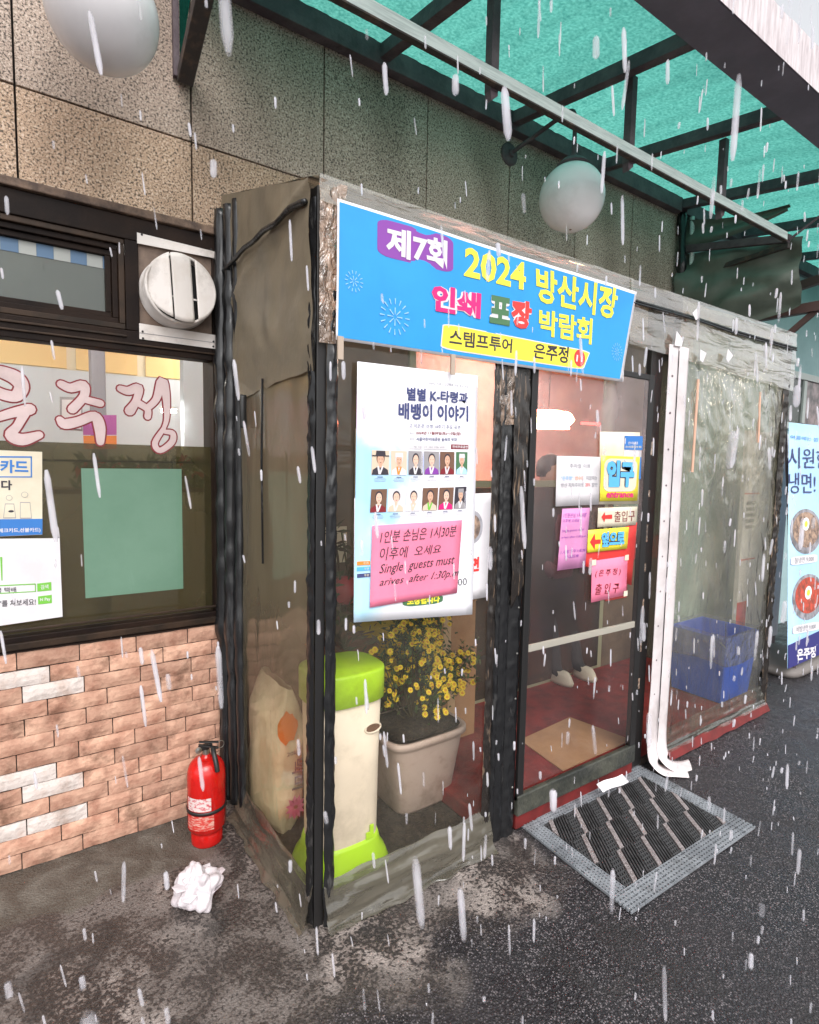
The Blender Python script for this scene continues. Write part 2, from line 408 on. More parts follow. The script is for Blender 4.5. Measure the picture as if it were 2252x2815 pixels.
def snow_mat():
    m, n, l = nodes('wet_snow')
    out = n['Material Output']; n.remove(n['Principled BSDF'])
    lw = n.new('ShaderNodeLayerWeight'); lw.inputs['Blend'].default_value = 0.42     # thin fuzzy rim of a melting flake
    mr = n.new('ShaderNodeMapRange'); mr.inputs['From Min'].default_value = 0.05; mr.inputs['From Max'].default_value = 0.75
    mr.inputs['To Min'].default_value = 0.70; mr.inputs['To Max'].default_value = 0.0
    l.new(lw.outputs['Facing'], mr.inputs['Value'])
    geo = n.new('ShaderNodeNewGeometry')
    t = n.new('ShaderNodeTexNoise'); t.inputs['Scale'].default_value = 9; l.new(geo.outputs['Position'], t.inputs['Vector'])
    m2 = n.new('ShaderNodeMapRange'); m2.inputs['From Min'].default_value = .35; m2.inputs['From Max'].default_value = .65; m2.inputs['To Min'].default_value = .22
    l.new(t.outputs['Fac'], m2.inputs['Value'])
    mu = n.new('ShaderNodeMath'); mu.operation = 'MULTIPLY'; l.new(mr.outputs[0], mu.inputs[0]); l.new(m2.outputs[0], mu.inputs[1])
    tr = n.new('ShaderNodeBsdfTransparent')
    df = n.new('ShaderNodeBsdfDiffuse'); df.inputs[0].default_value = (.93, .91, .97, 1)
    tl = n.new('ShaderNodeBsdfTranslucent'); tl.inputs[0].default_value = (.93, .91, .97, 1)
    a = n.new('ShaderNodeMixShader'); a.inputs[0].default_value = .5; l.new(df.outputs[0], a.inputs[1]); l.new(tl.outputs[0], a.inputs[2])
    b = n.new('ShaderNodeMixShader'); l.new(mu.outputs[0], b.inputs[0]); l.new(tr.outputs[0], b.inputs[1]); l.new(a.outputs[0], b.inputs[2])
    l.new(b.outputs[0], out.inputs[0])
    return m
M['snow'] = snow_mat()
M['red_deep'] = mat('red_deep_painted', (0.15, 0.010, 0.009), 0.6, c2=(0.10, 0.008, 0.007), ns=14)
M['glow_warm'] = emis('added_red_glow', (1.0, 0.07, 0.05), 160.0)
M['glow_core'] = emis('warm_lamp', (1.0, 0.70, 0.40), 12.0)
M['glow_red'] = emis('red_neon', (1.0, 0.06, 0.05), 4.0)
M['tube_white'] = emis('fluorescent_tube', (1.0, 0.93, 0.84), 42.0)
M['screen'] = mat('orange_sign_print', (0.75, 0.22, 0.05), 0.5)

M['vinyl_clear'] = vinyl('vinyl_clear', (0.92, 0.91, 0.86), (0.36, 0.33, 0.27), 0.03, 0.13, ns=5, wr=0.25, ws=5, gloss=0.9)
M['vinyl_side'] = vinyl('vinyl_side_grime_reflection', (0.88, 0.82, 0.70), (0.225, 0.185, 0.125), 0.78, 0.97, ns=3.0, stretch=(1, 1, 0.35), wr=0.3, ws=5, wst=(1, 1, 0.3), gloss=1.0, rough=0.10, zfade=(0.40, 1.15, 0.14))  # brown haze: grime plus the reflection of buildings, put in as diffuse colour
M['vinyl_door'] = vinyl('vinyl_door', (0.95, 0.93, 0.91), (0.66, 0.55, 0.55), 0.22, 0.56, ns=2.6, wr=0.3, ws=4, gloss=0.9, zfade=(0.95, 1.75, 0.13))  # pinkish haze colour imitates the lamp's glow on the upper pane
M['vinyl_right'] = vinyl('vinyl_right_wrinkled', (0.92, 0.90, 0.81), (0.50, 0.465, 0.35), 0.15, 0.50, ns=4, stretch=(1.3, 1, 0.45), wr=0.55, ws=12, wst=(1, 1, 0.4), gloss=2.4, rough=0.05, zfade=(0.3, 1.2, 0.32))
M['vinyl_top'] = vinyl('vinyl_valance', (0.90, 0.88, 0.80), (0.56, 0.52, 0.44), 0.16, 0.44, ns=5, stretch=(0.5, 1, 2), wr=0.5, ws=7, wst=(0.4, 1, 2.6), gloss=3.0, rough=0.05)
M['vinyl_tape'] = vinyl('crumpled_tape', (0.7, 0.64, 0.55), (0.62, 0.42, 0.30), 0.20, 0.85, ns=26, stretch=(1, 1, 0.6), wr=1.0, ws=38, wst=(1, 1, 0.6), gloss=2.6, rough=0.08)
M['vinyl_skirt'] = vinyl('vinyl_skirt_muddy', (0.55, 0.52, 0.44), (0.17, 0.15, 0.115), 0.40, 0.90, ns=7, stretch=(.4, 1, 2.6), wr=0.3, ws=6, wst=(.5, 1, 3), gloss=1.8, rough=0.10)
M['zip_black'] = mat('zip_black_under_film', (0.010, 0.010, 0.011), 0.25, c2=(0.10, 0.095, 0.09), ns=18, lo=0.60, hi=0.74, stretch=(1, 1, 0.25), bump=0.5, bs=22)
M['zip_brown'] = mat('zip_brown_under_film', (0.018, 0.014, 0.012), 0.2, c2=(0.20, 0.135, 0.09), ns=26, lo=0.57, hi=0.68, stretch=(3.2, 1, 0.35), bump=0.6, bs=28)
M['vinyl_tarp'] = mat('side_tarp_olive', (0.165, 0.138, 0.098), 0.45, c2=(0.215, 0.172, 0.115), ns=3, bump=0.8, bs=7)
M['vinyl_bag'] = vinyl('clear_bag', (0.85, 0.88, 0.9), (0.6, 0.62, 0.66), 0.10, 0.35, ns=12, wr=1.0, ws=16, gloss=2.0, rough=0.12)
M['film_dark'] = vinyl('olive_window_film', (0.45, 0.39, 0.22), (0.055, 0.045, 0.021), 0.74, 0.84, ns=2, wr=0.0, gloss=0.3, rough=0.05)
M['glass'] = vinyl('window_glass', (0.94, 0.97, 0.98), (0.3, 0.3, 0.3), 0.0, 0.01, ns=2, wr=0.0, gloss=0.8, rough=0.01)
M['glass_grey'] = vinyl('window_glass_grey', (0.35, 0.38, 0.36), (0.16, 0.18, 0.165), 0.55, 0.7, ns=2, wr=0.0, gloss=1.0, rough=0.02)
M['strip_white'] = mat('white_pvc_strip', (0.64, 0.58, 0.58), 0.5, c2=(0.52, 0.46, 0.46), ns=6, lo=0.45, hi=0.75, stain=0.2, sts=5)

def canopy_mat():
    m, n, l = nodes('green_corrugated_sheet')
    out = n['Material Output']
    n.remove(n['Principled BSDF'])
    geo = n.new('ShaderNodeNewGeometry')
    t = n.new('ShaderNodeTexNoise'); t.inputs['Scale'].default_value = 75; t.inputs['Detail'].default_value = 4
    l.new(geo.outputs['Position'], t.inputs['Vector'])
    t2 = n.new('ShaderNodeTexNoise'); t2.inputs['Scale'].default_value = 1.0; t2.inputs['Detail'].default_value = 9; t2.inputs['Roughness'].default_value = .62
    mpc = n.new('ShaderNodeMapping'); mpc.inputs['Scale'].default_value = (7, 1.6, 1); l.new(geo.outputs['Position'], mpc.inputs['Vector']); l.new(mpc.outputs[0], t2.inputs['Vector'])
    r = n.new('ShaderNodeValToRGB')
    e = r.color_ramp.elements
    e[0].position = 0.30; e[0].color = (0.045, 0.225, 0.192, 1)
    e[1].position = 0.72; e[1].color = (0.125, 0.42, 0.355, 1)
    l.new(t.outputs['Fac'], r.inputs[0])
    r2_ = n.new('ShaderNodeValToRGB')
    e = r2_.color_ramp.elements
    e[0].position = 0.36; e[0].color = (0.76, 0.79, 0.79, 1)
    e[1].position = 0.62; e[1].color = (1, 1, 1, 1)
    l.new(t2.outputs['Fac'], r2_.inputs[0])
    mx = n.new('ShaderNodeMix'); mx.data_type = 'RGBA'; mx.blend_type = 'MULTIPLY'; mx.inputs[0].default_value = 1
    l.new(r.outputs[0], mx.inputs[6]); l.new(r2_.outputs[0], mx.inputs[7])
    tl = n.new('ShaderNodeBsdfTranslucent'); l.new(mx.outputs[2], tl.inputs[0])
    df = n.new('ShaderNodeBsdfDiffuse'); df.inputs[0].default_value = (0.05, 0.25, 0.2, 1)
    ms = n.new('ShaderNodeMixShader'); ms.inputs[0].default_value = 0.12
    l.new(tl.outputs[0], ms.inputs[1]); l.new(df.outputs[0], ms.inputs[2])
    l.new(ms.outputs[0], out.inputs[0])
    return m
M['canopy'] = canopy_mat()

# ------------------------------------------------------------------ object helpers
def tag(o, label=None, cat=None, group=None, kind=None):
    if label: o['label'] = label
    if cat: o['category'] = cat
    if group: o['group'] = group
    if kind: o['kind'] = kind
    return o

def thing(name, loc, label, cat, group=None):
    o = bpy.data.objects.new(name, None)
    o.empty_display_size = 0.1
    col.objects.link(o)
    o.location = loc
    return tag(o, label, cat, group)

def wloc(o):
    v = Vector(o.location)
    p = o.parent
    while p is not None:
        v += Vector(p.location)
        p = p.parent
    return v

class MB:
    def __init__(self):
        self.v = []; self.f = []; self.mi = []; self.cur = 0; self.pieces = []
    def add(self, vs, fs):
        b = len(self.v)
        self.pieces.append((b, b + len(vs), len(self.f), len(self.f) + len(fs)))
        self.v += [tuple(p) for p in vs]
        for f in fs:
            self.f.append(tuple(b + i for i in f)); self.mi.append(self.cur)
        return self
    def box(self, a, b):
        x0, y0, z0 = (min(a[i], b[i]) for i in range(3)); x1, y1, z1 = (max(a[i], b[i]) for i in range(3))
        return self.add([(x0, y0, z0), (x1, y0, z0), (x1, y1, z0), (x0, y1, z0), (x0, y0, z1), (x1, y0, z1), (x1, y1, z1), (x0, y1, z1)],
                        [(0, 3, 2, 1), (4, 5, 6, 7), (0, 1, 5, 4), (1, 2, 6, 5), (2, 3, 7, 6), (3, 0, 4, 7)])
    def beam(self, p, q, w, h, upv=(0, 0, 1)):
        p = Vector(p); q = Vector(q); d = (q - p).normalized()
        s = d.cross(Vector(upv)).normalized(); u = s.cross(d).normalized()
        vs = []
        for e in (p, q):
            for a, b in ((-1, -1), (1, -1), (1, 1), (-1, 1)):
                vs.append(e + s * (a * w / 2) + u * (b * h / 2))
        return self.add(vs, [(0, 1, 2, 3), (7, 6, 5, 4), (0, 4, 5, 1), (1, 5, 6, 2), (2, 6, 7, 3), (3, 7, 4, 0)])
    def tube(self, pts, r, n=10, cap=True, flat=1.0):
        pts = [Vector(p) for p in pts]
        rr = r if isinstance(r, (list, tuple)) else [r] * len(pts)
        vs = []; fs = []
        t0 = (pts[1] - pts[0]).normalized()
        ref = Vector((0, 0, 1)) if abs(t0.z) < 0.9 else Vector((0, 1, 0))
        s = t0.cross(ref).normalized()
        for i, p in enumerate(pts):
            t = (pts[min(i + 1, len(pts) - 1)] - pts[max(i - 1, 0)]).normalized()
            s = (s - t * s.dot(t)).normalized(); u = t.cross(s)
            for k in range(n):
                a = 2 * PI * k / n
                vs.append(p + (s * math.cos(a) + u * math.sin(a) * flat) * rr[i])
        for i in range(len(pts) - 1):
            for k in range(n):
                a = i * n + k; b = i * n + (k + 1) % n
                fs.append((a, b, b + n, a + n))
        if cap:
            fs.append(tuple(range(n - 1, -1, -1))); fs.append(tuple((len(pts) - 1) * n + k for k in range(n)))
        return self.add(vs, fs)
    def lathe(self, c, prof, n=32, axis='z', sx=1.0, sy=1.0):
        vs = []; fs = []
        for r, h in prof:
            for k in range(n):
                a = 2 * PI * k / n
                x, y = r * math.cos(a) * sx, r * math.sin(a) * sy
                if axis == 'z': vs.append((c[0] + x, c[1] + y, c[2] + h))
                else: vs.append((c[0] + x, c[1] - h, c[2] + y))
        for i in range(len(prof) - 1):
            for k in range(n):
                a = i * n + k; b = i * n + (k + 1) % n
                fs.append((a, b, b + n, a + n))
        fs.append(tuple(range(n - 1, -1, -1))); fs.append(tuple((len(prof) - 1) * n + k for k in range(n)))
        return self.add(vs, fs)
    def prism(self, poly, y0, y1):
        """outline in (x, z), from y0 (front) back to y1"""
        n = len(poly)
        vs = [(p[0], y0, p[1]) for p in poly] + [(p[0], y1, p[1]) for p in poly]
        return self.add(vs, [tuple(range(n)), tuple(range(2 * n - 1, n - 1, -1))] + [(i, i + n, (i + 1) % n + n, (i + 1) % n) for i in range(n)])
    def grid(self, fn, nu, nv):
        vs = [fn(i / nu, j / nv) for j in range(nv + 1) for i in range(nu + 1)]
        fs = []
        for j in range(nv):
            for i in range(nu):
                a = j * (nu + 1) + i
                fs.append((a, a + 1, a + nu + 2, a + nu + 1))
        return self.add(vs, fs)
    def build_each(self, name, m, parent=None, **kw):
        out = []
        for (v0, v1, f0, f1) in self.pieces:
            mb = MB(); mb.add(self.v[v0:v1], [tuple(i - v0 for i in f) for f in self.f[f0:f1]])
            out.append(mb.build(name, m, parent, **kw))
        return out
    def build(self, name, m, parent=None, smooth=False, bevel=0.0, label=None, seg=2, fixn=True):
        me = bpy.data.meshes.new(name)
        off = Vector((0, 0, 0)) if parent is None else wloc(parent)
        me.from_pydata([Vector(p) - off for p in self.v], [], self.f)
        ms = m if isinstance(m, (list, tuple)) else [m]
        for x in ms: me.materials.append(x)
        if len(ms) > 1:
            me.polygons.foreach_set('material_index', self.mi)
        if fixn:
            bm = bmesh.new(); bm.from_mesh(me); bmesh.ops.recalc_face_normals(bm, faces=bm.faces); bm.to_mesh(me); bm.free()
        if smooth: me.polygons.foreach_set('use_smooth', [True] * len(me.polygons))
        me.update()
        o = bpy.data.objects.new(name, me)
        col.objects.link(o)
        if parent is not None: o.parent = parent
        if bevel:
            md = o.modifiers.new('bevel', 'BEVEL'); md.width = bevel; md.segments = seg; md.limit_method = 'ANGLE'
        if label: o['label'] = label
        return o

def V3(y, p): return Vector((p[0], y, p[1]))

def smoothpts(pts, k=6, closed=False):
    out = []
    n = len(pts)
    P = [Vector(p) for p in pts]
    rng = range(n if closed else n - 1)
    for i in rng:
        if closed: a, b, c, d = P[(i - 1) % n], P[i], P[(i + 1) % n], P[(i + 2) % n]
        else: a, b, c, d = P[max(i - 1, 0)], P[i], P[i + 1], P[min(i + 2, n - 1)]
        for j in range(k):
            t = j / k
            out.append(0.5 * ((2 * b) + (c - a) * t + (2 * a - 5 * b + 4 * c - d) * t * t + (3 * b - a - 3 * c + d) * t ** 3))
    if not closed: out.append(P[-1])
    return out

def stroke(mb, pts, w, y, k=5):
    """flat brush stroke in the xz plane at depth y; pts (x, z) or (x, z, width)"""
    raw = [Vector((p[0], p[1], p[2] if len(p) > 2 else w)) for p in pts]
    P = smoothpts(raw, k)
    L = []; R_ = []
    for i, p in enumerate(P):
        t = (P[min(i + 1, len(P) - 1)] - P[max(i - 1, 0)]); t = Vector((t.x, t.y)).normalized() if t.length > 1e-9 else Vector((1, 0))
        nrm = Vector((-t.y, t.x)) * p.z / 2
        L.append((p.x + nrm.x, p.y + nrm.y)); R_.append((p.x - nrm.x, p.y - nrm.y))
        if i == 0: t_s = t
    def capp(p, t, sgn):
        out = []
        base = math.atan2(t.y, t.x)
        for j in range(1, 5):
            a = base + sgn * PI / 2 + PI * j / 5 if sgn > 0 else base - PI / 2 + PI * j / 5
            out.append((p.x + math.cos(a) * p.z / 2, p.y + math.sin(a) * p.z / 2))
        return out
    vs = []; fs = []
    for i in range(len(P)):
        vs.append((L[i][0], y - .000012 * i, L[i][1])); vs.append((R_[i][0], y - .000012 * i, R_[i][1]))
    for i in range(len(P) - 1):
        fs.append((2 * i, 2 * i + 1, 2 * i + 3, 2 * i + 2))
    t_e = (P[-1] - P[-2])
    t_e = Vector((t_e.x, t_e.y)).normalized()
    b = len(vs)
    cs = capp(P[0], t_s, 1); vs += [(a[0], y, a[1]) for a in cs]
    fs.append((0,) + tuple(b + j for j in range(4)) + (1,))
    b = len(vs)
    ce = capp(P[-1], t_e, -1); vs += [(a[0], y - .000012 * len(P), a[1]) for a in ce]
    fs.append((2 * len(P) - 1,) + tuple(b + j for j in range(4)) + (2 * len(P) - 2,))
    mb.add(vs, fs)

def disc(mb, c, rx, rz, y, n=20, rot=0):
    mb.add([(c[0] + math.cos(2 * PI * k / n) * rx * math.cos(rot) - math.sin(2 * PI * k / n) * rz * math.sin(rot), y,
             c[1] + math.cos(2 * PI * k / n) * rx * math.sin(rot) + math.sin(2 * PI * k / n) * rz * math.cos(rot)) for k in range(n)], [tuple(range(n))])

def flatpoly(mb, pts, y):
    mb.add([(p[0], y, p[1]) for p in pts], [tuple(range(len(pts)))])

def quad_map(q, u, v):
    tl, tr, br, bl = q
    a = Vector(tl) * (1 - u) + Vector(tr) * u
    b = Vector(bl) * (1 - u) + Vector(br) * u
    return b * (1 - v) + a * v

def text_mesh(s, bold=0.0, shear=0.0, res=2, font_space=1.0):
    c = bpy.data.curves.new('t', 'FONT')
    c.body = s; c.size = 1.0; c.offset = bold; c.shear = shear; c.resolution_u = res; c.space_character = font_space
    o = bpy.data.objects.new('t', c)
    col.objects.link(o)
    dg = bpy.context.evaluated_depsgraph_get()
    dg.update()
    me = bpy.data.meshes.new_from_object(o.evaluated_get(dg))
    vs = [tuple(v.co) for v in me.vertices]; fs = [tuple(p.vertices) for p in me.polygons]
    bpy.data.objects.remove(o); bpy.data.curves.remove(c); bpy.data.meshes.remove(me)
    return vs, fs

def text(s, q, y, m, parent, bold=0.0, shear=0.0, surf=None, name='lettering', space=1.0, join=None, res=2):
    """lettering fitted to the four (x, z) corners q = tl, tr, br, bl"""
    vs, fs = text_mesh(s, bold, shear, res, space)
    if not vs: return
    if bold > .055:                                  # heavy rim: the glyphs repeated round a ring
        base = text_mesh(s, .035, shear, res, space)[0]; fsb = text_mesh(s, .035, shear, res, space)[1]
        vs = []; fs = []; dz = []
        for k in range(12):
            b = len(vs); a = 2 * PI * k / 12
            vs += [(v[0] + math.cos(a) * (bold - .03), v[1] + math.sin(a) * (bold - .03), k) for v in base]
            fs += [tuple(i + b for i in f) for f in fsb]
    else:
        vs = [(v[0], v[1], 0) for v in vs]
    x0 = min(v[0] for v in vs); x1 = max(v[0] for v in vs); y0 = min(v[1] for v in vs); y1 = max(v[1] for v in vs)
    out = []
    for v in vs:
        p = quad_map(q, (v[0] - x0) / (x1 - x0), (v[1] - y0) / (y1 - y0))
        yy = y + (surf(p[0], p[1]) if surf else 0) - v[2] * .00004
        out.append((p[0], yy, p[1]))
    if join is not None:
        join.add(out, fs); return
    mb = MB(); mb.add(out, fs)
    return mb.build(name, m, parent, fixn=False)

def sheet(name, q, y, m, parent, nu=12, nv=12, surf=None, thick=0.0006, rag=0.0, label=None):
    """paper / vinyl / fabric sheet in the xz plane with thickness; q = tl, tr, br, bl"""
    mb = MB()
    def fn(off):
        def g(u, v):
            p = quad_map(q, u, v)
            e = rag * (noise.noise((p[0] * 30, p[1] * 30, 0)) if (u in (0, 1) or v in (0, 1)) else 0)
            return (p[0] + e, y + off + (surf(p[0], p[1]) if surf else 0), p[1] + e)
        return g
    mb.grid(fn(0), nu, nv)
    if thick and not m.name.startswith(('vinyl', 'crumpled')):
        n0 = len(mb.v)
        mb.grid(fn(thick), nu, nv)
        w = nu + 1
        ring = [i for i in range(w)] + [w * (j + 1) - 1 for j in range(1, nv + 1)] + [w * nv + nu - i for i in range(1, w)] + [w * (nv - j) for j in range(1, nv)]
        for a, b in zip(ring, ring[1:] + ring[:1]):
            mb.f.append((a, b, b + n0, a + n0)); mb.mi.append(0)
    return mb.build(name, m, parent, smooth=True, label=label)

def rrect(x0, x1, z0, z1, r, n=5):
    out = []
    for cx, cz, a0 in ((x1 - r, z1 - r, 0), (x0 + r, z1 - r, 90), (x0 + r, z0 + r, 180), (x1 - r, z0 + r, 270)):
        for k in range(n + 1):
            a = math.radians(a0 + 90 * k / n)
            out.append((cx + r * math.cos(a), cz + r * math.sin(a)))
    return out

def rquad(q, r=0.12, n=5):
    """rounded quad from four corners"""
    out = []
    for (u, v) in rrect(0, 1, 0, 1, r, n):
        p = quad_map(q, u, v); out.append((p[0], p[1]))
    return out

def W(x, z, s=1.0, f=9.0):
    return noise.noise((x * f, 3.1, z * f)) * s

# ------------------------------------------------------------------ ground
g = MB()
g.grid(lambda u, v: (-60 + 120 * u, -60 + 120 * v, 0), 1, 1)
tag(g.build('ground', M['ground']), kind='structure')

# ------------------------------------------------------------------ restaurant building
bld = thing('restaurant_building', (1.0, 0.3, 0), 'single storey restaurant front clad in speckled granite over brick, dark framed window on its left', 'building')
wall = MB()
wall.box((-3.0, 0.035, 2.33), (3.22, 0.20, 4.2))
wall.box((-3.0, 0.035, 0.0), (-0.02, 0.20, 0.80))
wall.box((-0.045, 0.035, 0.80), (0.05, 0.20, 2.33))
wall.box((-3.0, 0.035, 0.80), (-1.95, 0.20, 2.33))
wall.box((3.10, 0.035, 0.0), (3.22, 0.20, 2.33))
wall.build_each('wall', M['joint'], bld)
J0, PW = -0.680, 0.550
for i in range(-4, 8):
    x0 = J0 + i * PW + 0.003; x1 = J0 + (i + 1) * PW - 0.003
    x1 = min(x1, 3.20)
    if x1 - x0 < 0.05: continue
    dy = random.uniform(-0.0015, 0.0015)
    MB().box((x0, 0.0 + dy, 2.658), (x1, 0.036, 3.42)).build('granite_panel', M['granite_high'], bld, bevel=0.002)
    MB().box((x0, 0.0 - dy, 3.426), (x1, 0.036, 4.19)).build('granite_panel', M['granite_high'], bld, bevel=0.002)
    MB().box((x0, 0.0 - dy * 0.7, 2.36), (x1, 0.036, 2.652)).build('granite_panel', M['granite_low'], bld, bevel=0.002)
MB().box((-3.0, -0.028, 2.328), (-0.02, 0.034, 2.357)).build('drip_ledge', M['ledge'], bld, bevel=0.004)

# brick cladding below the window
MB().box((-3.0, -0.004, 0.0), (-0.045, 0.034, 0.79)).build('mortar_bed', M['mortar'], bld)
bed = [c for c in bld.children if c.name.startswith('mortar_bed')][0]
white_spots = [(-0.714, 0.692), (-0.646, 0.632), (-0.726, 0.324), (-0.62, 0.268), (-0.775, 0.151), (-0.675, 0.159), (-0.586, 0.159)]
def brick_mesh(L, H):
    mb = MB()
    nx, nz, D = 6, 3, 0.012
    mb.grid(lambda u, v: (L * (u - .5) * (0.995 if v in (0, 1) else 1), -0.010 + 0.0007 * random.random() + (0.004 if (u in (0, 1) or v in (0, 1)) else 0), H * (v - .5) + (random.uniform(-.0012, .0012) if v in (0, 1) else 0)), nx, nz)
    w = nx + 1
    ring = [i for i in range(w)] + [w * (j + 1) - 1 for j in range(1, nz + 1)] + [w * nz + nx - i for i in range(1, w)] + [w * (nz - j) for j in range(1, nz)]
    n0 = len(mb.v)
    mb.v += [(mb.v[i][0], 0.004, mb.v[i][2]) for i in ring]
    for k in range(len(ring)):
        k2 = (k + 1) % len(ring)
        mb.f.append((ring[k], ring[k2], n0 + k2, n0 + k)); mb.mi.append(0)
    return mb
variants = {}
def get_brick(L, H, white):
    key = (round(L, 3), white)
    if key not in variants: variants[key] = []
    if len(variants[key]) < 4:
        o = brick_mesh(L, H).build('brick', M['brick_white' if white else 'brick'])
        variants[key].append(o.data)
        return o
    o = bpy.data.objects.new('brick', random.choice(variants[key])); col.objects.link(o)
    return o
ROW = 0.0603
for r in range(13):
    zc = 0.785 - ROW * (r + 0.5)
    off = -0.737 + (0.0 if r % 2 == 0 else 0.095) + [0, 0, .012, -.01, .015, .006, -.012, 0.01, .0, -.015, .01, .018, -.008][r]
    xs = [off + 0.188 * k for k in range(-11, 5)]
    for a, b in zip(xs, xs[1:]):
        if a > -0.055: break
        b = min(b, -0.047)
        if b - a < 0.02: continue
        wh = any(a < p[0] < b and abs(p[1] - zc) < ROW / 2 for p in white_spots)
        if a < -0.9 and random.random() < 0.08: wh = True
        o = get_brick(b - a - 0.0034, ROW - 0.0034, wh)
        o.parent = bed
        o.location = Vector(((a + b) / 2, -0.003 - random.uniform(0, .002), zc + random.uniform(-.0012, .0012))) - wloc(bed)
        o.rotation_euler = (0, random.uniform(-.006, .006), 0)

# window: dark frame, transom, small sash above, big pane below
win = MB()
for a, b in (((-1.95, -.012, .79), (-.03, .06, .842)), ((-1.95, -.012, 2.245), (-.03, .06, 2.326)), ((-.062, -.012, .8425), (-.03, .06, 2.2445)),
             ((-1.95, -.012, 1.850), (-.0625, .06, 1.925)), ((-.37, -.012, 1.9255), (-.325, .06, 2.2445)), ((-1.95, -.012, .8425), (-1.90, .06, 2.2445)), ((-1.18, -.012, 1.9255), (-1.14, .06, 2.2445))):
    win.box(a, b)
wf = win.build('window_frame', M['frame_dark'], bld, bevel=0.003)
rim = MB()
for a, b in (((-1.95, -.022, .862), (-.03, -.0125, .870)), ((-1.95, -.020, 1.898), (-.37, -.0125, 1.906)), ((-1.95, -.020, 1.872), (-.05, -.0125, 1.879)), ((-1.95, -.026, .80), (-.03, -.0125, .823))):
    rim.box(a, b)
rim.build_each('frame_moulding', M['frame_edge'], wf, bevel=0.002)
for k, (ins, y) in enumerate(((0.0, -0.006), (0.020, 0.008), (0.040, 0.022))):
    sb = MB()
    x0, x1, z0, z1, w = -1.14 + ins, -.371 - ins, 1.927 + ins, 2.244 - ins, 0.0195
    sb.box((x0, y, z0), (x1, y + .03, z0 + w)); sb.box((x0, y, z1 - w), (x1, y + .03, z1)); sb.box((x0, y, z0 + w), (x0 + w, y + .03, z1 - w)); sb.box((x1 - w, y, z0 + w), (x1, y + .03, z1 - w))
    sb.build('sash_frame', M['frame_edge' if k == 0 else 'frame_dark'], wf, bevel=0.0025)
MB().box((-1.085, .040, 1.985), (-.425, .044, 2.185)).build('pane', M['glass_grey'], wf)
ch = MB(); ch2 = MB()
for k in range(14):
    xx = -1.085 + k * 0.05
    (ch if k % 2 else ch2).box((xx, .0375, 2.140), (xx + .0495, .0395, 2.183))
ch.build_each('valance_blue_square', mat('valance_blue', (0.10, 0.17, 0.27), 0.7), wf)
ch2.build_each('valance_white_square', mat('valance_white', (0.36, 0.37, 0.35), 0.7), wf)
MB().add([(-1.90, .028, .843), (-.0625, .028, .843), (-.0625, .028, 1.849), (-1.90, .028, 1.849)], [(0, 1, 2, 3)]).build('pane', M['glass'], wf)
MB().add([(-1.90, .033, .843), (-.0625, .033, .843), (-.0625, .033, 1.512), (-1.90, .033, 1.512)], [(0, 1, 2, 3)]).build('tinted_film', M['film_dark'], wf)
MB().prism([(-0.523, 1.421), (-0.177, 1.422), (-0.177, 0.941), (-0.521, 0.943)], .0315, .0325).build('green_backing_sheet', mat('sheet_green', (0.13, 0.235, 0.155), 0.7, c2=(0.155, 0.265, 0.18), ns=4), wf)
MB().box((-.75, .0345, 1.445), (-.065, .0355, 1.452)).build('film_crease', M['frame_edge'], wf)
# the see-through film strip has reached the green sheet too: sheet sits just behind the film
# letters painted on the glass
tl_ = thing('window_lettering', (-0.4, 0.02, 1.5), 'pale pink brush letters with dark red outline across the window glass', 'lettering')
def V_(u, v):
    return None
let = [
 [(-0.766, 1.74)+(.030,), (-0.742, 1.738)+(.034,), (-0.706, 1.722)+(.040,), (-0.692, 1.694)+(.036,), (-0.708, 1.663)+(.032,), (-0.736, 1.663)+(.03,), (-0.764, 1.673)+(.03,)],
 [(-0.779, 1.58)+(.020,), (-0.722, 1.605)+(.026,), (-0.672, 1.621)+(.032,)],
 [(-0.685, 1.61)+(.026,), (-0.707, 1.564)+(.022,), (-0.727, 1.532)+(.030,), (-0.696, 1.517)+(.034,), (-0.647, 1.535)+(.022,)],
 [(-0.577, 1.715)+(.022,), (-0.548, 1.704)+(.026,), (-0.509, 1.717)+(.028,), (-0.508, 1.679)+(.024,), (-0.545, 1.63)+(.026,)],
 [(-0.512, 1.669)+(.020,), (-0.457, 1.657)+(.022,)],
 [(-0.584, 1.591)+(.020,), (-0.569, 1.577)+(.030,), (-0.528, 1.588)+(.028,), (-0.477, 1.61)+(.028,), (-0.461, 1.573)+(.032,), (-0.46, 1.518)+(.022,)],
 [(-0.39, 1.716)+(.020,), (-0.363, 1.71)+(.026,), (-0.328, 1.724)+(.026,), (-0.337, 1.677)+(.022,), (-0.36, 1.637)+(.030,)],
 [(-0.329, 1.667)+(.022,), (-0.299, 1.647)+(.020,), (-0.299, 1.619)+(.020,)],
 [(-0.299, 1.652)+(.020,), (-0.267, 1.688)+(.022,), (-0.245, 1.757)+(.030,), (-0.232, 1.702)+(.024,), (-0.231, 1.618)+(.016,), (-0.245, 1.573)+(.012,)],
 [(-0.242, 1.578)+(.014,), (-0.275, 1.521)+(.018,), (-0.257, 1.493)+(.018,), (-0.214, 1.526)+(.020,), (-0.21, 1.56)+(.018,), (-0.237, 1.565)+(.014,)],
]
lo_ = MB(); li_ = MB()
for k, st in enumerate(let):
    wob = [(p[0], p[1], p[2] * 1.15 + 0.0105) for p in st]
    stroke(lo_, wob, .02, 0.0240 - 0.00012 * k)
    stroke(li_, [(p[0], p[1], p[2] * 1.15) for p in st], .02, 0.0218 - 0.00012 * k)
lo_.build('letter_outline', M['maroon'], tl_, fixn=False)
li_.build('letter_fill', M['letter_pink'], tl_, fixn=False)

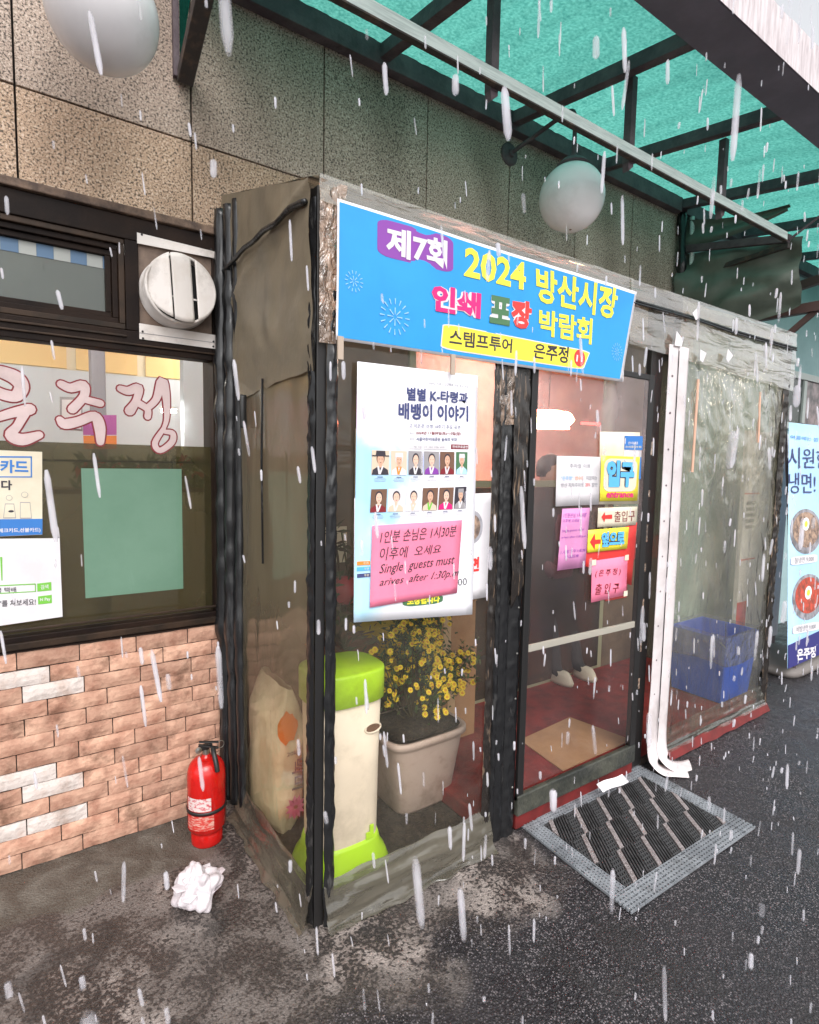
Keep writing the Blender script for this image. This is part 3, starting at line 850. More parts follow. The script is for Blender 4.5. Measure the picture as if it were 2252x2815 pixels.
# room behind the window and the door
room = MB()
room.box((-3.2, 4.5, -.02), (6.0, 4.6, 2.75)); room.box((-3.3, .2, -.02), (-3.2, 4.5, 2.75)); room.box((6.0, .2, -.02), (6.1, 4.5, 2.75))
room.build_each('back_wall', M['plaster'], bld)
MB().box((-3.3, .21, 2.62), (6.1, 4.6, 2.75)).build('room_ceiling', M['plaster'], bld)
MB().box((-3.2, .21, -.02), (6.0, 4.5, .06)).build('room_floor', M['room_floor'], bld)
MB().box((1.75, 2.6, .06), (5.9, 2.68, 2.62)).build('room_screen', mat('room_screen_grey', (0.52, 0.49, 0.49), 0.8, c2=(0.40, 0.36, 0.37), ns=2), bld)
MB().box((-.26, 2.2, .06), (-.17, 2.35, 2.62)).build('room_column', mat('column_grey', (0.22, 0.21, 0.24), 0.7), bld, bevel=.01)
MB().box((-3.2, 3.4, 2.20), (6.0, 3.5, 2.62)).build('room_beam', mat('beam_cream', (0.66, 0.60, 0.46), 0.7), bld)
pn = MB()
for k in range(9):
    pn.box((-3.0 + k * .55, 3.38, 2.21), (-2.52 + k * .55, 3.399, 2.61))
pn.build_each('beam_panel', mat('beam_panel_yellow', (0.66, 0.47, 0.20), 0.6), bld)
MB().box((0.3, 2.0, .06), (0.9, 2.1, 2.62)).build('room_partition', M['plaster_cool'], bld)
MB().box((-3.2, 3.30, .06), (1.6, 3.39, 2.19)).build('room_lower_wall', mat('room_wall_pale', (0.50, 0.55, 0.60), 0.7), bld)
tb = [((-1.3, 1.9, 2.60), 1.1), ((1.2, 2.8, 2.60), 1.1), ((3.6, 1.6, 2.60), 1.1), ((-.2, 1.0, 2.60), .9)]
for ti, (p, L) in enumerate(tb):
    lt = thing('ceiling_light', p, ['white fluorescent ceiling light deep inside, behind the left end of the window', 'white fluorescent ceiling light deep inside, behind the clear door', 'white fluorescent ceiling light inside, behind the right vinyl panel', 'short white fluorescent ceiling light just inside the right end of the window'][ti], 'ceiling light', 'fluorescent lights on the restaurant ceiling')
    MB().box((p[0] - L / 2, p[1] - .1, 2.585), (p[0] + L / 2, p[1] + .1, 2.619)).build('housing', M['white_metal'], lt)
    MB().tube([(p[0] - L / 2 + .03, p[1], 2.555), (p[0] + L / 2 - .03, p[1], 2.555)], .028).build('tube', M['tube_white'], lt)
o = MB().prism([(-0.381, 1.705), (-0.204, 1.717), (-0.206, 1.599), (-0.381, 1.591)], 1.5, 1.51).build('room_poster', M['purple'])
tag(o, 'purple notice seen through the window glass, behind the middle letter', 'poster')
o.data.materials.clear(); o.data.materials.append(mat('poster_purple', (0.42, 0.08, 0.33), 0.6))
o = MB().prism([(-0.381, 1.587), (-0.206, 1.595), (-0.208, 1.515), (-0.379, 1.51)], 1.5, 1.51).build('room_poster', M['orange'])
tag(o, 'orange notice under the purple one seen through the window glass', 'poster')
cb = thing('framed_picture', (-.35, 1.6, 1.6), 'pale framed sheet on the restaurant wall seen between the window letters', 'picture')
MB().prism([(-0.486, 1.811), (-0.37, 1.816), (-0.375, 1.617), (-0.492, 1.62)], 1.6, 1.62).build('picture_frame', M['grey'], cb)
MB().prism([(-0.476, 1.795), (-0.379, 1.8), (-0.384, 1.628), (-0.482, 1.632)], 1.594, 1.60).build('picture_sheet', M['white'], cb)
wl_ = thing('wall_lamp', (.2, 1.95, 1.76), 'small bright white lamp glowing inside behind the right end of the window', 'lamp')
MB().lathe((.196, 1.99, 1.80), [(.0, 0), (.055, .012), (.06, .02), (.0, .035)], 16).build('shade', M['white_metal'], wl_)
MB().lathe((.196, 1.99, 1.785), [(.0, 0), (.05, .004), (.05, .010), (.0, .014)], 16).build('bulb', M['tube_white'], wl_)
bt = thing('table_of_greens', (-.15, .9, 1.2), 'shelf of green plants and red packets just inside the window', 'shelf')
MB().box((-.6, .55, 1.30), (.30, .75, 1.32)).build('shelf_board', M['bark'], bt)
mbl = MB(); mbr = MB()
for k in range(260):
    x = random.uniform(-.5, .28); y = random.uniform(.56, .74); z = 1.32 + random.random() * .14
    d = Vector((random.uniform(-1, 1), random.uniform(-1, 1), random.uniform(.2, 1))).normalized() * .045
    s = d.cross(Vector((0, 1, .3))).normalized() * .012
    p = Vector((x, y, z))
    (mbr if random.random() < .18 else mbl).add([p - d, p + s, p + d, p - s], [(0, 1, 2, 3)])
mbl.build('foliage', mat('shelf_leaf', (0.10, 0.20, 0.04), 0.6), bt, fixn=False)
mbr.build('packet', M['red'], bt, fixn=False)

# inner facade of the doorway (behind the vestibule)
iw = MB()
iw.box((.06, 0.03, 0.0), (.90, .10, 2.33)); iw.box((2.55, 0.03, 0), (3.09, .10, 2.33))
iw.build_each('entrance_wall', M['inner_wall'], bld)
dr = MB()
for a, b in (((.905, .02, .08), (.945, .07, 2.2)), ((1.68, .02, .08), (1.73, .07, 2.2)), ((2.50, .02, .08), (2.545, .07, 2.2)), ((.9455, .02, 2.15), (1.6795, .07, 2.2)), ((1.7305, .02, 2.15), (2.4995, .07, 2.2)),
             ((.9455, .025, .08), (1.6795, .065, .115)), ((1.7305, .025, .08), (2.4995, .065, .115))):
    dr.box(a, b)
idr = dr.build('glass_door', M['olive_bar'], bld, bevel=.003)
MB().add([(.946, .042, .205), (1.679, .042, .205), (1.679, .042, 2.149), (.946, .042, 2.149)], [(0, 1, 2, 3)]).build('pane', M['glass'], idr)
for z0, z1 in ((.350, .372), (1.335, 1.375)):
    MB().box((.9455, .012, z0), (2.4995, .019, z1)).build('door_rail', M['olive_bar' if z0 > 1 else 'black'], idr, bevel=.002)
MB().add([(.946, .0155, .116), (2.499, .0155, .116), (2.499, .0155, 1.334), (.946, .0155, 1.334)], [(0, 1, 2, 3)]).build('dark_reflection_pane', vinyl('painted_dark_reflection', (0.09, 0.08, 0.07), (0.055, 0.047, 0.040), 0.55, 0.75, ns=3, wr=0.1, gloss=.6), idr)  # dark tint painted in for reflection and haze on the door
# threshold bar and red carpet of the vestibule
fl = MB(); fl.box((.03, -.80, 0.002), (3.0, .03, .030))
tag(fl.build('vestibule_floor', M['soil']), kind='structure')
fl = MB(); fl.box((.72, -.79, .031), (3.0, .02, .10))
cpt = tag(fl.build('red_carpet', M['red_carpet'], bevel=.01), 'dark red carpet covering the raised floor inside the vinyl porch', 'carpet')
o = MB().prism([(0, 0), (0, 0.001), (0.001, 0)], 0, 0.001)
cbm = MB()
cq = [(1.296, -0.436), (1.713, -0.401), (1.77, -0.74), (1.249, -0.744)]
cbm.add([(p[0], p[1], .1015) for p in cq] + [(p[0], p[1], .106) for p in cq], [(3, 2, 1, 0), (4, 5, 6, 7), (0, 1, 5, 4), (1, 2, 6, 5), (2, 3, 7, 6), (3, 0, 4, 7)])
tag(cbm.build('cardboard_sheet', M['cardboard']), 'flat sheet of tan cardboard lying on the red carpet behind the clear door', 'cardboard sheet')

wlamp = thing('hanging_lamp', (3.5, 1.5, 1.9), 'glowing orange red lamp hanging inside the restaurant, seen through the clear door', 'lamp')
pL = (3.585, 1.911)
MB().lathe((pL[0], 1.5, pL[1]), [(0.001, -.09), (.12, -.085), (.21, -.05), (.25, 0), (.22, .05), (.12, .085), (0.001, .09)], 24).build('lamp_shade', M['glow_core'], wlamp, smooth=True)
for rz, rr in ((.0, .30), (-.07, .27), (.07, .27)):  # red emitting rings added round the lamp to tint its surroundings
    MB().tube([(pL[0] + rr * math.cos(a), 1.5 + .12 * math.sin(a), pL[1] + rz) for a in [2 * PI * k / 28 for k in range(29)]], .010, 8).build('added_glow_ring', M['glow_warm'], wlamp, smooth=True)
MB().tube([(pL[0], 1.5, pL[1] + .09), (pL[0], 1.5, 2.62)], .006).build('cord', M['rubber'], wlamp)
for (a, b) in (((4.086, 1.907), (4.372, 1.913)), ((4.514, 1.945), (4.866, 1.965))):
    o = MB().tube([(a[0], 1.5, a[1]), (b[0], 1.5, b[1])], .014).build('neon_tube', M['glow_red'])
    tag(o, 'short glowing red neon tube nearest the orange lamp inside the restaurant' if b[0] < 4.45 else 'short glowing red neon tube farther right from the orange lamp inside the restaurant', 'neon tube', 'red neon tubes seen through the door')

# ------------------------------------------------------------------ vent fan in the window frame
vf = thing('vent_fan', (-.18, -.03, 2.1), 'round off-white exhaust fan cover with curved slats between two white strips', 'vent')
MB().box((-.3245, .0, 1.926), (-.063, .03, 2.2445)).build('backing_plate', mat('greasy_plate', (0.22, 0.15, 0.11), 0.6, c2=(0.10, 0.065, 0.05), ns=12), vf)
MB().prism([(-0.329, 2.274), (-0.05, 2.268), (-0.05, 2.243), (-0.329, 2.237)], -.0165, -.0125).build('cover_strip', M['white_metal'], vf)
MB().prism([(-0.328, 1.954), (-0.042, 1.95), (-0.042, 1.897), (-0.328, 1.898)], -.0165, -.0125).build('cover_strip', M['white_metal'], vf)
MB().prism([(-0.328, 1.921), (-0.057, 1.921), (-0.057, 1.919), (-0.328, 1.919)], -.018, -.0165).build('strip_seam', M['grey'], vf)
sc_ = MB()
for p in ((-0.313, 2.27), (-0.066, 2.273), (-0.317, 1.926), (-0.316, 1.902), (-0.061, 1.924), (-0.062, 1.905)):
    sc_.lathe((p[0], -.0165, p[1]), [(.004, 0), (.0035, .0025), (0, .003)], 10, axis='y')
sc_.build_each('screw', M['black'], vf)
vc = (-.196, 0, 2.082); VR = .126
MB().lathe((vc[0], -.002, vc[2]), [(VR + .004, 0), (VR + .004, .004), (VR, .006), (VR, .088), (VR - .003, .094), (VR - .010, .094), (VR - .012, .085), (VR - .012, .012), (.0, .010)], 48, axis='y').build('duct_hood', M['white_metal'], vf, smooth=True)
MB().lathe((vc[0], -.014, vc[2]), [(VR - .012, 0), (VR - .0125, .045), (0, .047)], 40, axis='y').build('duct_dark', M['black'], vf)
for (a, b, tilt) in ((-1.0, -.36, -.014), (-.30, .30, .006), (.42, 1.0, -.004)):
    s = MB()
    rr = VR - .006
    def fn(u, v, a=a, b=b, tilt=tilt):
        x = (a + (b - a) * u) * rr
        h = math.sqrt(max(rr * rr - x * x, 0))
        z = -h + 2 * h * v
        sl = -0.16
        return (vc[0] + x + sl * z * .35, -.098 - .016 * math.cos((x / rr) * PI / 2) + tilt * (2 * u - 1) + .0, vc[2] + z)
    s.grid(fn, 10, 14)
    o = s.build('slat', M['white_metal'], vf, smooth=True)
    md = o.modifiers.new('s', 'SOLIDIFY'); md.thickness = .003
MB().beam((vc[0] - VR + .01, -.09, vc[2] - .03), (vc[0] + VR - .01, -.09, vc[2] - .03), .004, .006).build('cross_bar', M['white_metal'], vf)

# ------------------------------------------------------------------ window posters
p1 = thing('card_poster', (-.72, .0, 1.35), 'cream and blue card payment poster cut off at the left edge of the window', 'poster')
Y1 = .020
def pr(name, pts, y0, y1, m, par): return MB().prism(pts, y0, y1).build(name, m, par)
pr('poster_sheet', [(-0.948, 1.483), (-0.64, 1.477), (-0.648, 1.188), (-0.96, 1.189)], Y1, Y1 + .002, M['paper_cream'], p1)
pr('blue_band', [(-0.958, 1.252), (-0.646, 1.244), (-0.648, 1.189), (-0.96, 1.19)], Y1 - .001, Y1 - .0002, M['blue_ink'], p1)
for (a, b, c, d) in ((-500, 380, 215, 386), (-500, 515, 215, 522)):
    pass
bx = MB()
for q in ([(-0.949, 1.457), (-0.67, 1.461), (-0.67, 1.456), (-0.949, 1.452)], [(-0.952, 1.392), (-0.672, 1.392), (-0.672, 1.388), (-0.952, 1.389)], [(-0.674, 1.459), (-0.67, 1.459), (-0.672, 1.39), (-0.676, 1.39)]):
    flatpoly(bx, q, Y1 - .0008)
bx.build_each('title_frame', M['blue_ink'], p1, fixn=False)
text('카드', [(-0.76, 1.448), (-0.681, 1.447), (-0.682, 1.401), (-0.761, 1.404)], Y1 - .001, M['blue_ink'], p1, bold=.035)
text('다', [(-0.759, 1.38), (-0.729, 1.378), (-0.73, 1.345), (-0.76, 1.346)], Y1 - .001, M['ink'], p1, bold=.035)
text('신용카드,체크카드,선불카드)', [(-0.831, 1.218), (-0.653, 1.213), (-0.653, 1.196), (-0.832, 1.201)], Y1 - .0016, M['white'], p1, bold=.02)
fg = MB(); fg2 = MB(); fg3 = MB()
for (cx, cy, s_) in ((65, 660, 1.0), (170, 650, 1.15), (-20, 690, .9)):
    pass
for (a, r) in (((-0.739, 1.319), .009), ((-0.695, 1.329), .010), ((-0.735, 1.264), .008)):
    disc(fg, a, r, r, Y1 - .0008); disc(fg2, a, r * .86, r * .86, Y1 - .0012)
for (a, b, c, d) in (((-0.751, 1.3), (-0.726, 1.299), (-0.722, 1.249), (-0.758, 1.25)), ((-0.709, 1.304), (-0.68, 1.303), (-0.677, 1.246), (-0.711, 1.247))):
    flatpoly(fg, [a, b, c, d], Y1 - .0007)
    cc = Vector(a) + Vector(b) + Vector(c) + Vector(d); cc /= 4
    flatpoly(fg2, [tuple(cc + (Vector(q) - cc) * .90) for q in (a, b, c, d)], Y1 - .0011)
disc(fg3, (-0.735, 1.273), .008, .004, Y1 - .0014)
fg.build_each('figure_outline', M['grey'], p1, fixn=False); fg2.build_each('figure_fill', M['paper_cream'], p1, fixn=False); fg3.build('figure_hair', M['ink'], p1, fixn=False)
p2 = thing('delivery_poster', (-.70, .0, 1.0), 'white delivery order notice with green search box low on the window', 'poster')
pr('poster_sheet', [(-0.96, 1.19), (-0.597, 1.173), (-0.596, 0.888), (-0.973, 0.876)], Y1 - .004, Y1 - .002, M['white'], p2)
Y2 = Y1 - .005
gb = MB()
for q in ([(-0.669, 1.017), (-0.627, 1.018), (-0.627, 0.988), (-0.669, 0.988)], [(-0.668, 0.971), (-0.627, 0.972), (-0.627, 0.942), (-0.668, 0.942)],
          [(-0.892, 1.028), (-0.674, 1.018), (-0.673, 1.014), (-0.892, 1.025)], [(-0.893, 1.002), (-0.674, 0.991), (-0.673, 0.988), (-0.893, 0.998)], [(-0.676, 1.017), (-0.673, 1.017), (-0.673, 0.988), (-0.676, 0.989)],
          [(-0.771, 1.119), (-0.765, 1.119), (-0.767, 1.038), (-0.77, 1.038)]):
    flatpoly(gb, q, Y2)
gb.build_each('search_box', M['lime_ink'], p2, fixn=False)
text('정 택배', [(-0.787, 1.015), (-0.73, 1.011), (-0.73, 0.994), (-0.787, 0.997)], Y2 - .0003, M['ink'], p2, bold=.01)
text('"를 쳐보세요!', [(-0.778, 0.97), (-0.675, 0.965), (-0.675, 0.941), (-0.779, 0.948)], Y2 - .0003, M['ink'], p2, bold=.01)
text('검색', [(-0.659, 1.011), (-0.636, 1.011), (-0.636, 0.995), (-0.659, 0.995)], Y2 - .0006, M['white'], p2, bold=.01)
text('N Pay', [(-0.662, 0.964), (-0.631, 0.964), (-0.631, 0.949), (-0.662, 0.95)], Y2 - .0006, M['white'], p2, bold=.02)

# ------------------------------------------------------------------ canopy
cn = thing('glass_canopy', (1.5, -.6, 3.2), 'green translucent awning on dark steel rafters above the restaurant front', 'awning')
SL = 0.15; ZW = 3.25; YE = -1.02
def zc(y, o=0): return ZW + SL * y + o
XR = [-1.75, -.93, -.10, .69, 1.50, 2.27, 3.13, 3.95, 4.8, 5.6, 6.4]
for x in XR:
    MB().beam((x, -.02, zc(-.02, .03)), (x, -1.03, zc(-1.03, .03)), .05, .06).build('rafter', M['steel_dark'], cn, bevel=.003)
MB().box((0.02, -.055, 3.215), (3.10, -.003, 3.308)).build('wall_beam', M['steel_dark'], cn, bevel=.003)
MB().box((3.16, -.055, 3.215), (6.5, -.003, 3.308)).build('wall_beam', M['steel_dark'], cn, bevel=.003)
for a, b in zip(XR, XR[1:]):
    if b < .3 and a < -.2: continue
    s = MB()
    def fn(u, v, a=a, b=b, t=0):
        x = a + (b - a) * u; y = -.03 - 1.02 * v
        return (x, y, zc(y, .066) + .004 * math.sin(x * 55) + .006 * noise.noise((x * 2, y * 2, 1)))
    s.grid(fn, 40, 10)
    s.build('canopy_sheet', M['canopy'], cn, smooth=True)
MB().box((-2.2, -1.185, 3.095), (6.6, -1.012, 3.112)).build('soffit_board', M['soffit'], cn, bevel=.002)
fb = MB()
fb.grid(lambda u, v: (-2.2 + 8.8 * u, -1.19, 3.095 + .172 * v + (.008 * noise.noise((u * 60, 0, 2)) + .004 * noise.noise((u * 300, 0, 2)) if v == 1 else 0)), 400, 1)
fb.grid(lambda u, v: (-2.2 + 8.8 * u, -1.19 + .06 * v, 3.262), 4, 1)
fb.build('fascia_board', M['fascia'], cn)
MB().beam((-2.0, -.735, 2.835), (3.06, -.735, 2.835), .020, .045).build('curtain_rail', M['alu'], cn, bevel=.002)
MB().beam((-2.0, -.735, 2.809), (3.06, -.735, 2.809), .024, .006).build('rail_groove', M['steel_rust'], cn)
for x in (-.90, -.08, .74, 1.56, 2.36):
    MB().beam((x, -.705, 2.80), (x, -.705, zc(-.705, .02)), .036, .036, (0, 1, 0)).build('hanger', M['steel_dark'], cn, bevel=.002)
    MB().prism([(x - .018, 2.80), (x + .018, 2.80), (x + .018, 2.79), (x - .012, 2.765)], -.72, -.69).build('bracket', M['steel_dark'], cn)
# end frame on the left: diagonal strut and green cheek
MB().beam((-.155, -.01, 2.86), (-.155, -.62, zc(-.62, .0)), .055, .045).build('strut', M['steel_rust'], cn, bevel=.003)
MB().beam((-.185, -.012, 2.86), (-.185, -.012, 3.75), .02, .02, (0, 1, 0)).build('conduit', M['steel_dark'], cn)
o = MB().add([(-.172, -.02, 2.93), (-.172, -.02, 3.6), (-.172, -.16, 3.6), (-.172, -.16, 3.05), (-.168, -.02, 2.93), (-.168, -.02, 3.6), (-.168, -.16, 3.6), (-.168, -.16, 3.05)], [(0, 1, 2, 3), (7, 6, 5, 4), (0, 4, 5, 1), (1, 5, 6, 2), (2, 6, 7, 3), (3, 7, 4, 0)]).build('cheek_panel', M['canopy'], cn)
# right end: bracket bar out to the rail, thin stays
MB().beam((3.17, -.02, 2.99), (3.12, -.73, 2.84), .035, .045).build('support_bar', M['steel_dark'], cn, bevel=.002)
MB().beam((3.10, -.735, 2.825), (3.25, -1.05, 3.09), .012, .012).build('stay', M['steel_dark'], cn)
MB().beam((3.22, -.02, 2.80), (3.12, -.73, 2.80), .025, .03).build('support_bar', M['steel_rust'], cn, bevel=.002)

# ------------------------------------------------------------------ globe lamps
def globe_lamp(gx, gy, gz, r, wx, wz, label, name='globe_lamp'):
    t = thing(name, (wx, 0, wz), label, 'wall lamp', 'white globe lamps on the granite wall')
    MB().lathe((wx, 0, wz), [(.058, 0), (.058, .006), (.050, .012), (.022, .018), (.020, .03), (0, .034)], 24, axis='y').build('wall_plate', M['steel_dark'], t, smooth=False)
    pts = [(wx, -.02, wz), (wx + (gx - wx) * .35, gy * .35, wz + .04), (wx + (gx - wx) * .75, gy * .72, wz + .085), (gx - .01, gy * .92, wz + .10), (gx, gy, wz + .06), (gx, gy, gz + r + .03)]
    P = smoothpts(pts, 8)
    MB().tube(P, .011, 12).build('gooseneck', M['steel_dark'], t, smooth=True)
    MB().lathe((gx, gy, gz + r * .90), [(.0, -.002), (.078, 0), (.082, .008), (.060, .030), (.022, .042), (.016, .06), (0, .06)], 28).build('gallery', M['steel_dark'], t, smooth=False)
    prof = [(r * math.sin(PI * k / 28), -r * math.cos(PI * k / 28)) for k in range(0, 29)]
    prof = [(max(a, 1e-4), h) for a, h in prof]
    MB().lathe((gx, gy, gz), prof, 48).build('globe', M['globe'], t, smooth=True)
    MB().lathe((gx - .012, gy - .01, gz - r - .0012), [(0.0001, 0), (.006, .001), (.006, .003)], 12).build('drain_hole', M['brown'], t)
    sc2 = MB()
    for a in (0, 2.1, 4.2): sc2.lathe((gx + math.cos(a) * .075, gy + math.sin(a) * .075, gz + r * .90 + .004), [(0.001, 0), (.004, .001), (.004, .006), (.001, .007)], 8)
    sc2.build_each('grub_screw', M['chrome'], t)
    return t
globe_lamp(1.615, -.35, 2.80, .160, 1.511, 3.119, 'white globe wall lamp on a black gooseneck, hanging above the blue banner')
globe_lamp(-.465, -.35, 2.757, .152, -.57, 3.07, 'white globe wall lamp cut by the top edge above the dark framed window')

# ------------------------------------------------------------------ vinyl vestibule
vb = thing('vinyl_porch', (1.5, -.4, 0), 'lean-to porch of clear vinyl sheets on a dark steel frame in front of the entrance', 'porch')
VY = -.820; VH = 2.246; VE = 3.035
def post(x0, x1, y0, y1, z0, z1, m='black', name='frame_post'):
    return MB().box((x0, y0, z0), (x1, y1, z1)).build(name, M[m], vb, bevel=.003)
post(.002, .034, -.815, -.783, .0, VH - .01)
post(.735, .865, -.812, -.78, 0, 2.2, 'steel_dark')
post(1.655, 1.745, -.812, -.78, .02, 2.2)
post(2.985, 3.02, -.812, -.78, 0, VH - .01)
post(.035, 2.984, -.812, -.785, VH - .045, VH - .012, name='frame_rail')
post(.035, .734, -.812, -.785, .045, .075, name='frame_rail')
MB().beam((.02, -.80, VH - .03), (.02, -.01, 2.46), .03, .03).build('frame_rail', M['black'], vb)
MB().beam((3.0, -.80, VH - .03), (3.0, -.01, 2.46), .03, .03).build('frame_rail', M['black'], vb)
# roof sheet
rf = MB()
rf.grid(lambda u, v: (-.012 + 3.06 * u, -.83 + .83 * v, VH + .004 + .245 * v + .006 * noise.noise((u * 9, v * 5, 4))), 40, 10)
o = rf.build('roof_sheet', M['vinyl_top'], vb, smooth=True)
# side panel x=0: olive tarp above, cloudy vinyl below
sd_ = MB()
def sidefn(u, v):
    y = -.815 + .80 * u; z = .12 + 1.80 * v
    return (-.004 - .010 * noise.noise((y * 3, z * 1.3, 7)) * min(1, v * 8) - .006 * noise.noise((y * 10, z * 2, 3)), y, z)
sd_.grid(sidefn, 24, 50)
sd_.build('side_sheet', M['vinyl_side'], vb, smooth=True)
sd_ = MB()
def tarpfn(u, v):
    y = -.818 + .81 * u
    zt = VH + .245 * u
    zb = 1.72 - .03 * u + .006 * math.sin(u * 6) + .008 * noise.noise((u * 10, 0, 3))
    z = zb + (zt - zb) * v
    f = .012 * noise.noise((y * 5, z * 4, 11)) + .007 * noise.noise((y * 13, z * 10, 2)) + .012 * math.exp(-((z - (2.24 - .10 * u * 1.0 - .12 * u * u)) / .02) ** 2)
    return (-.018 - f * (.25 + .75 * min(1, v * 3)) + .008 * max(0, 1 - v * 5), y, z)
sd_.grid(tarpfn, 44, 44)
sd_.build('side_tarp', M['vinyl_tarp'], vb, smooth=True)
rope = [(-.030, -.805, 2.185), (-.032, -.70, 2.20), (-.036, -.60, 2.19), (-.036, -.50, 2.20), (-.036, -.40, 2.195), (-.036, -.30, 2.20), (-.036, -.2, 2.19), (-.034, -.06, 2.185)]
MB().tube(smoothpts(rope, 5), [.008 + .004 * abs(noise.noise((i * .3, 0, 0))) for i in range(36)], 8).build('tie_rope', M['hose'], vb, smooth=True)
MB().tube([(-.016, -.43, 1.74), (-.018, -.425, 1.45), (-.013, -.42, 1.1)], .004, 6).build('seam', M['zip_black'], vb)
MB().prism([(-.0, 0), (.02, 0), (.02, .1), (0, .1)], 0, .01)
MB().tube(smoothpts([(-.022, -.25, 1.70), (-.024, -.255, 1.64), (-.022, -.25, 1.58)], 4), .012, 8, flat=.5).build('hanging_strap', M['rubber'], vb, smooth=True)
# rolled black curtain bundle against the wall at the left
for k, (cx, cy, r) in enumerate(((-.036, -.045, .028), (-.022, -.105, .026), (.006, -.075, .030), (-.005, -.150, .020))):
    pts = []; rs = []
    for i in range(90):
        z = 2.42 - i * 2.36 / 89
        wv = .012 * math.sin(z * 3.1 + k) + .006 * noise.noise((z * 5, k, 0))
        bulge = 1 + .30 * math.exp(-((z - .82) / .18) ** 2) + .22 * noise.noise((z * 7, k * 3, 1))
        drop = .030 * max(0, .9 - z)
        pts.append((cx + wv * .5, cy + wv - drop, z)); rs.append(r * bulge * 1.0 * (1 + .25 * noise.noise((z * 16, k * 5, 3))))
    MB().tube(pts, rs, 10).build('rolled_curtain', M['hose'], vb, smooth=True)

# front sheets
def ws(amp, f=4.0, s=0.0):
    return lambda x, z: amp * noise.noise((x * f + s, z * f * .6, s)) + amp * .4 * noise.noise((x * f * 3 + s, z * f * 2, s + 4))
sheet('front_sheet', [(.036, VH), (.735, VH), (.735, .10), (.036, .10)], VY, M['vinyl_clear'], vb, 20, 50, ws(.004))
sheet('front_sheet', [(.866, VH), (1.60, VH), (1.60, 1.86), (.866, 1.86)], VY, M['vinyl_clear'], vb, 24, 12, ws(.005, s=3))
sheet('front_sheet', [(1.86, VH), (2.99, VH), (2.99, .10), (1.86, .07)], VY, M['vinyl_right'], vb, 60, 110,
      lambda x, z: .010 * noise.noise((x * 5, z * 2.2, 2)) + .005 * noise.noise((x * 14 + z * 7, z * 9, 8)) + .006 * noise.noise((x * 24 + z * 12, z * 14, 5)) * (1 if z > 1.2 else .4))
sr = MB(); sr.grid(lambda u, v: (3.02 + .008 * noise.noise((u * 4, v * 6, 3)), -.81 + .79 * u, .08 + 2.12 * v), 20, 40)
sr.build('side_sheet', M['vinyl_right'], vb, smooth=True)
# valance folded over the top rail
def valsurf(x, z): return .007 * noise.noise((x * 1.6, z * 15, 9)) + .0022 * noise.noise((x * 7, z * 34, 3)) - .007
sheet('valance', [(1.44, VH + .008), (3.05, VH + .008), (3.05, 1.925), (1.44, 1.985)], VY - .012, M['vinyl_top'], vb, 90, 34, valsurf)
sheet('valance', [(.0, VH + .012), (1.46, VH + .012), (1.46, 2.175), (.0, 2.185)], VY - .008, M['vinyl_top'], vb, 60, 8, valsurf)
sheet('tape_strip', [(.0, VH), (.085, VH), (.075, 1.80), (.0, 1.80)], VY - .014, M['vinyl_tape'], vb, 14, 60, lambda x, z: .006 * noise.noise((x * 30, z * 24, 3)))
sheet('tape_strip', [(.69, 1.84), (.86, 1.84), (.86, 1.62), (.70, 1.60)], VY - .010, M['vinyl_tape'], vb, 14, 20, lambda x, z: .006 * noise.noise((x * 30, z * 24, 6)))
MB().tube(smoothpts([(1.44, -.845, 2.165), (1.9, -.846, 2.168), (2.4, -.848, 2.163), (3.03, -.846, 2.170)], 8), .006, 6).build('tie_rope', M['hose'], vb, smooth=True)
MB().tube(smoothpts([(1.44, -.850, 2.153), (1.9, -.852, 2.158), (2.4, -.850, 2.150), (3.03, -.848, 2.158)], 8), .005, 6).build('tie_rope', M['hose'], vb, smooth=True)

def zipper(x0, x1, z0, z1, y, m, amp=.006, seed=0, thick=.010, axis='x', name='zip_strip'):
    s = MB()
    nz = 150
    def fn(u, v):
        z = z0 + (z1 - z0) * v
        e0 = amp * noise.noise((z * 13, seed, 0)) ; e1 = amp * noise.noise((z * 15, seed + 5, 0))
        a = (x0 + e0) * (1 - u) + (x1 + e1) * u
        d = thick * math.sin(PI * u) * (1 + .8 * noise.noise((z * 32, seed, u * 3))) + .003 * noise.noise((z * 60, u * 6, seed))
        if axis == 'x': return (a, y - d, z)
        return (y - d, a, z)
    s.grid(fn, 8, nz)
    return s.build(name, M[m], vb, smooth=True)
zipper(.030, .066, .0, 1.95, VY - .004, 'zip_black', seed=1)
zipper(-.818, -.775, .02, 2.2, -.004, 'zip_black', seed=2, axis='y')
zipper(.688, .728, .03, 1.90, VY - .004, 'zip_brown', seed=3, amp=.005)
zipper(.728, .752, .0, 1.95, VY - .002, 'zip_black', seed=4, amp=.003)
zipper(.755, .800, -.0, 2.0, VY - .001, 'zip_black', seed=5, amp=.002, thick=.006, name='post_cover')
zipper(.802, .868, -.0, 2.0, VY + .001, 'zip_black', seed=6, amp=.002, thick=.010, name='post_cover')
sheet('tape_strip', [(.775, 1.9), (.86, 1.9), (.86, 1.0), (.80, .92)], VY - .014, M['zip_brown'], vb, 10, 60, lambda x, z: .006 * noise.noise((x * 24 + z * 20, z * 12, 6)))
zipper(2.955, 3.025, .03, 2.0, VY - .004, 'zip_brown', seed=9, amp=.008, thick=.014)
zipper(2.985, 3.035, .0, 2.2, VY - .0, 'zip_black', seed=10, amp=.003)
rv = MB()
for x, z in [(.845, .2 + .18 * k) for k in range(9)]: rv.lathe((x, -.830, z), [(.0045, 0), (.003, .0025), (0, .003)], 8, axis='y')
rv.build_each('rivet', M['chrome'], vb)

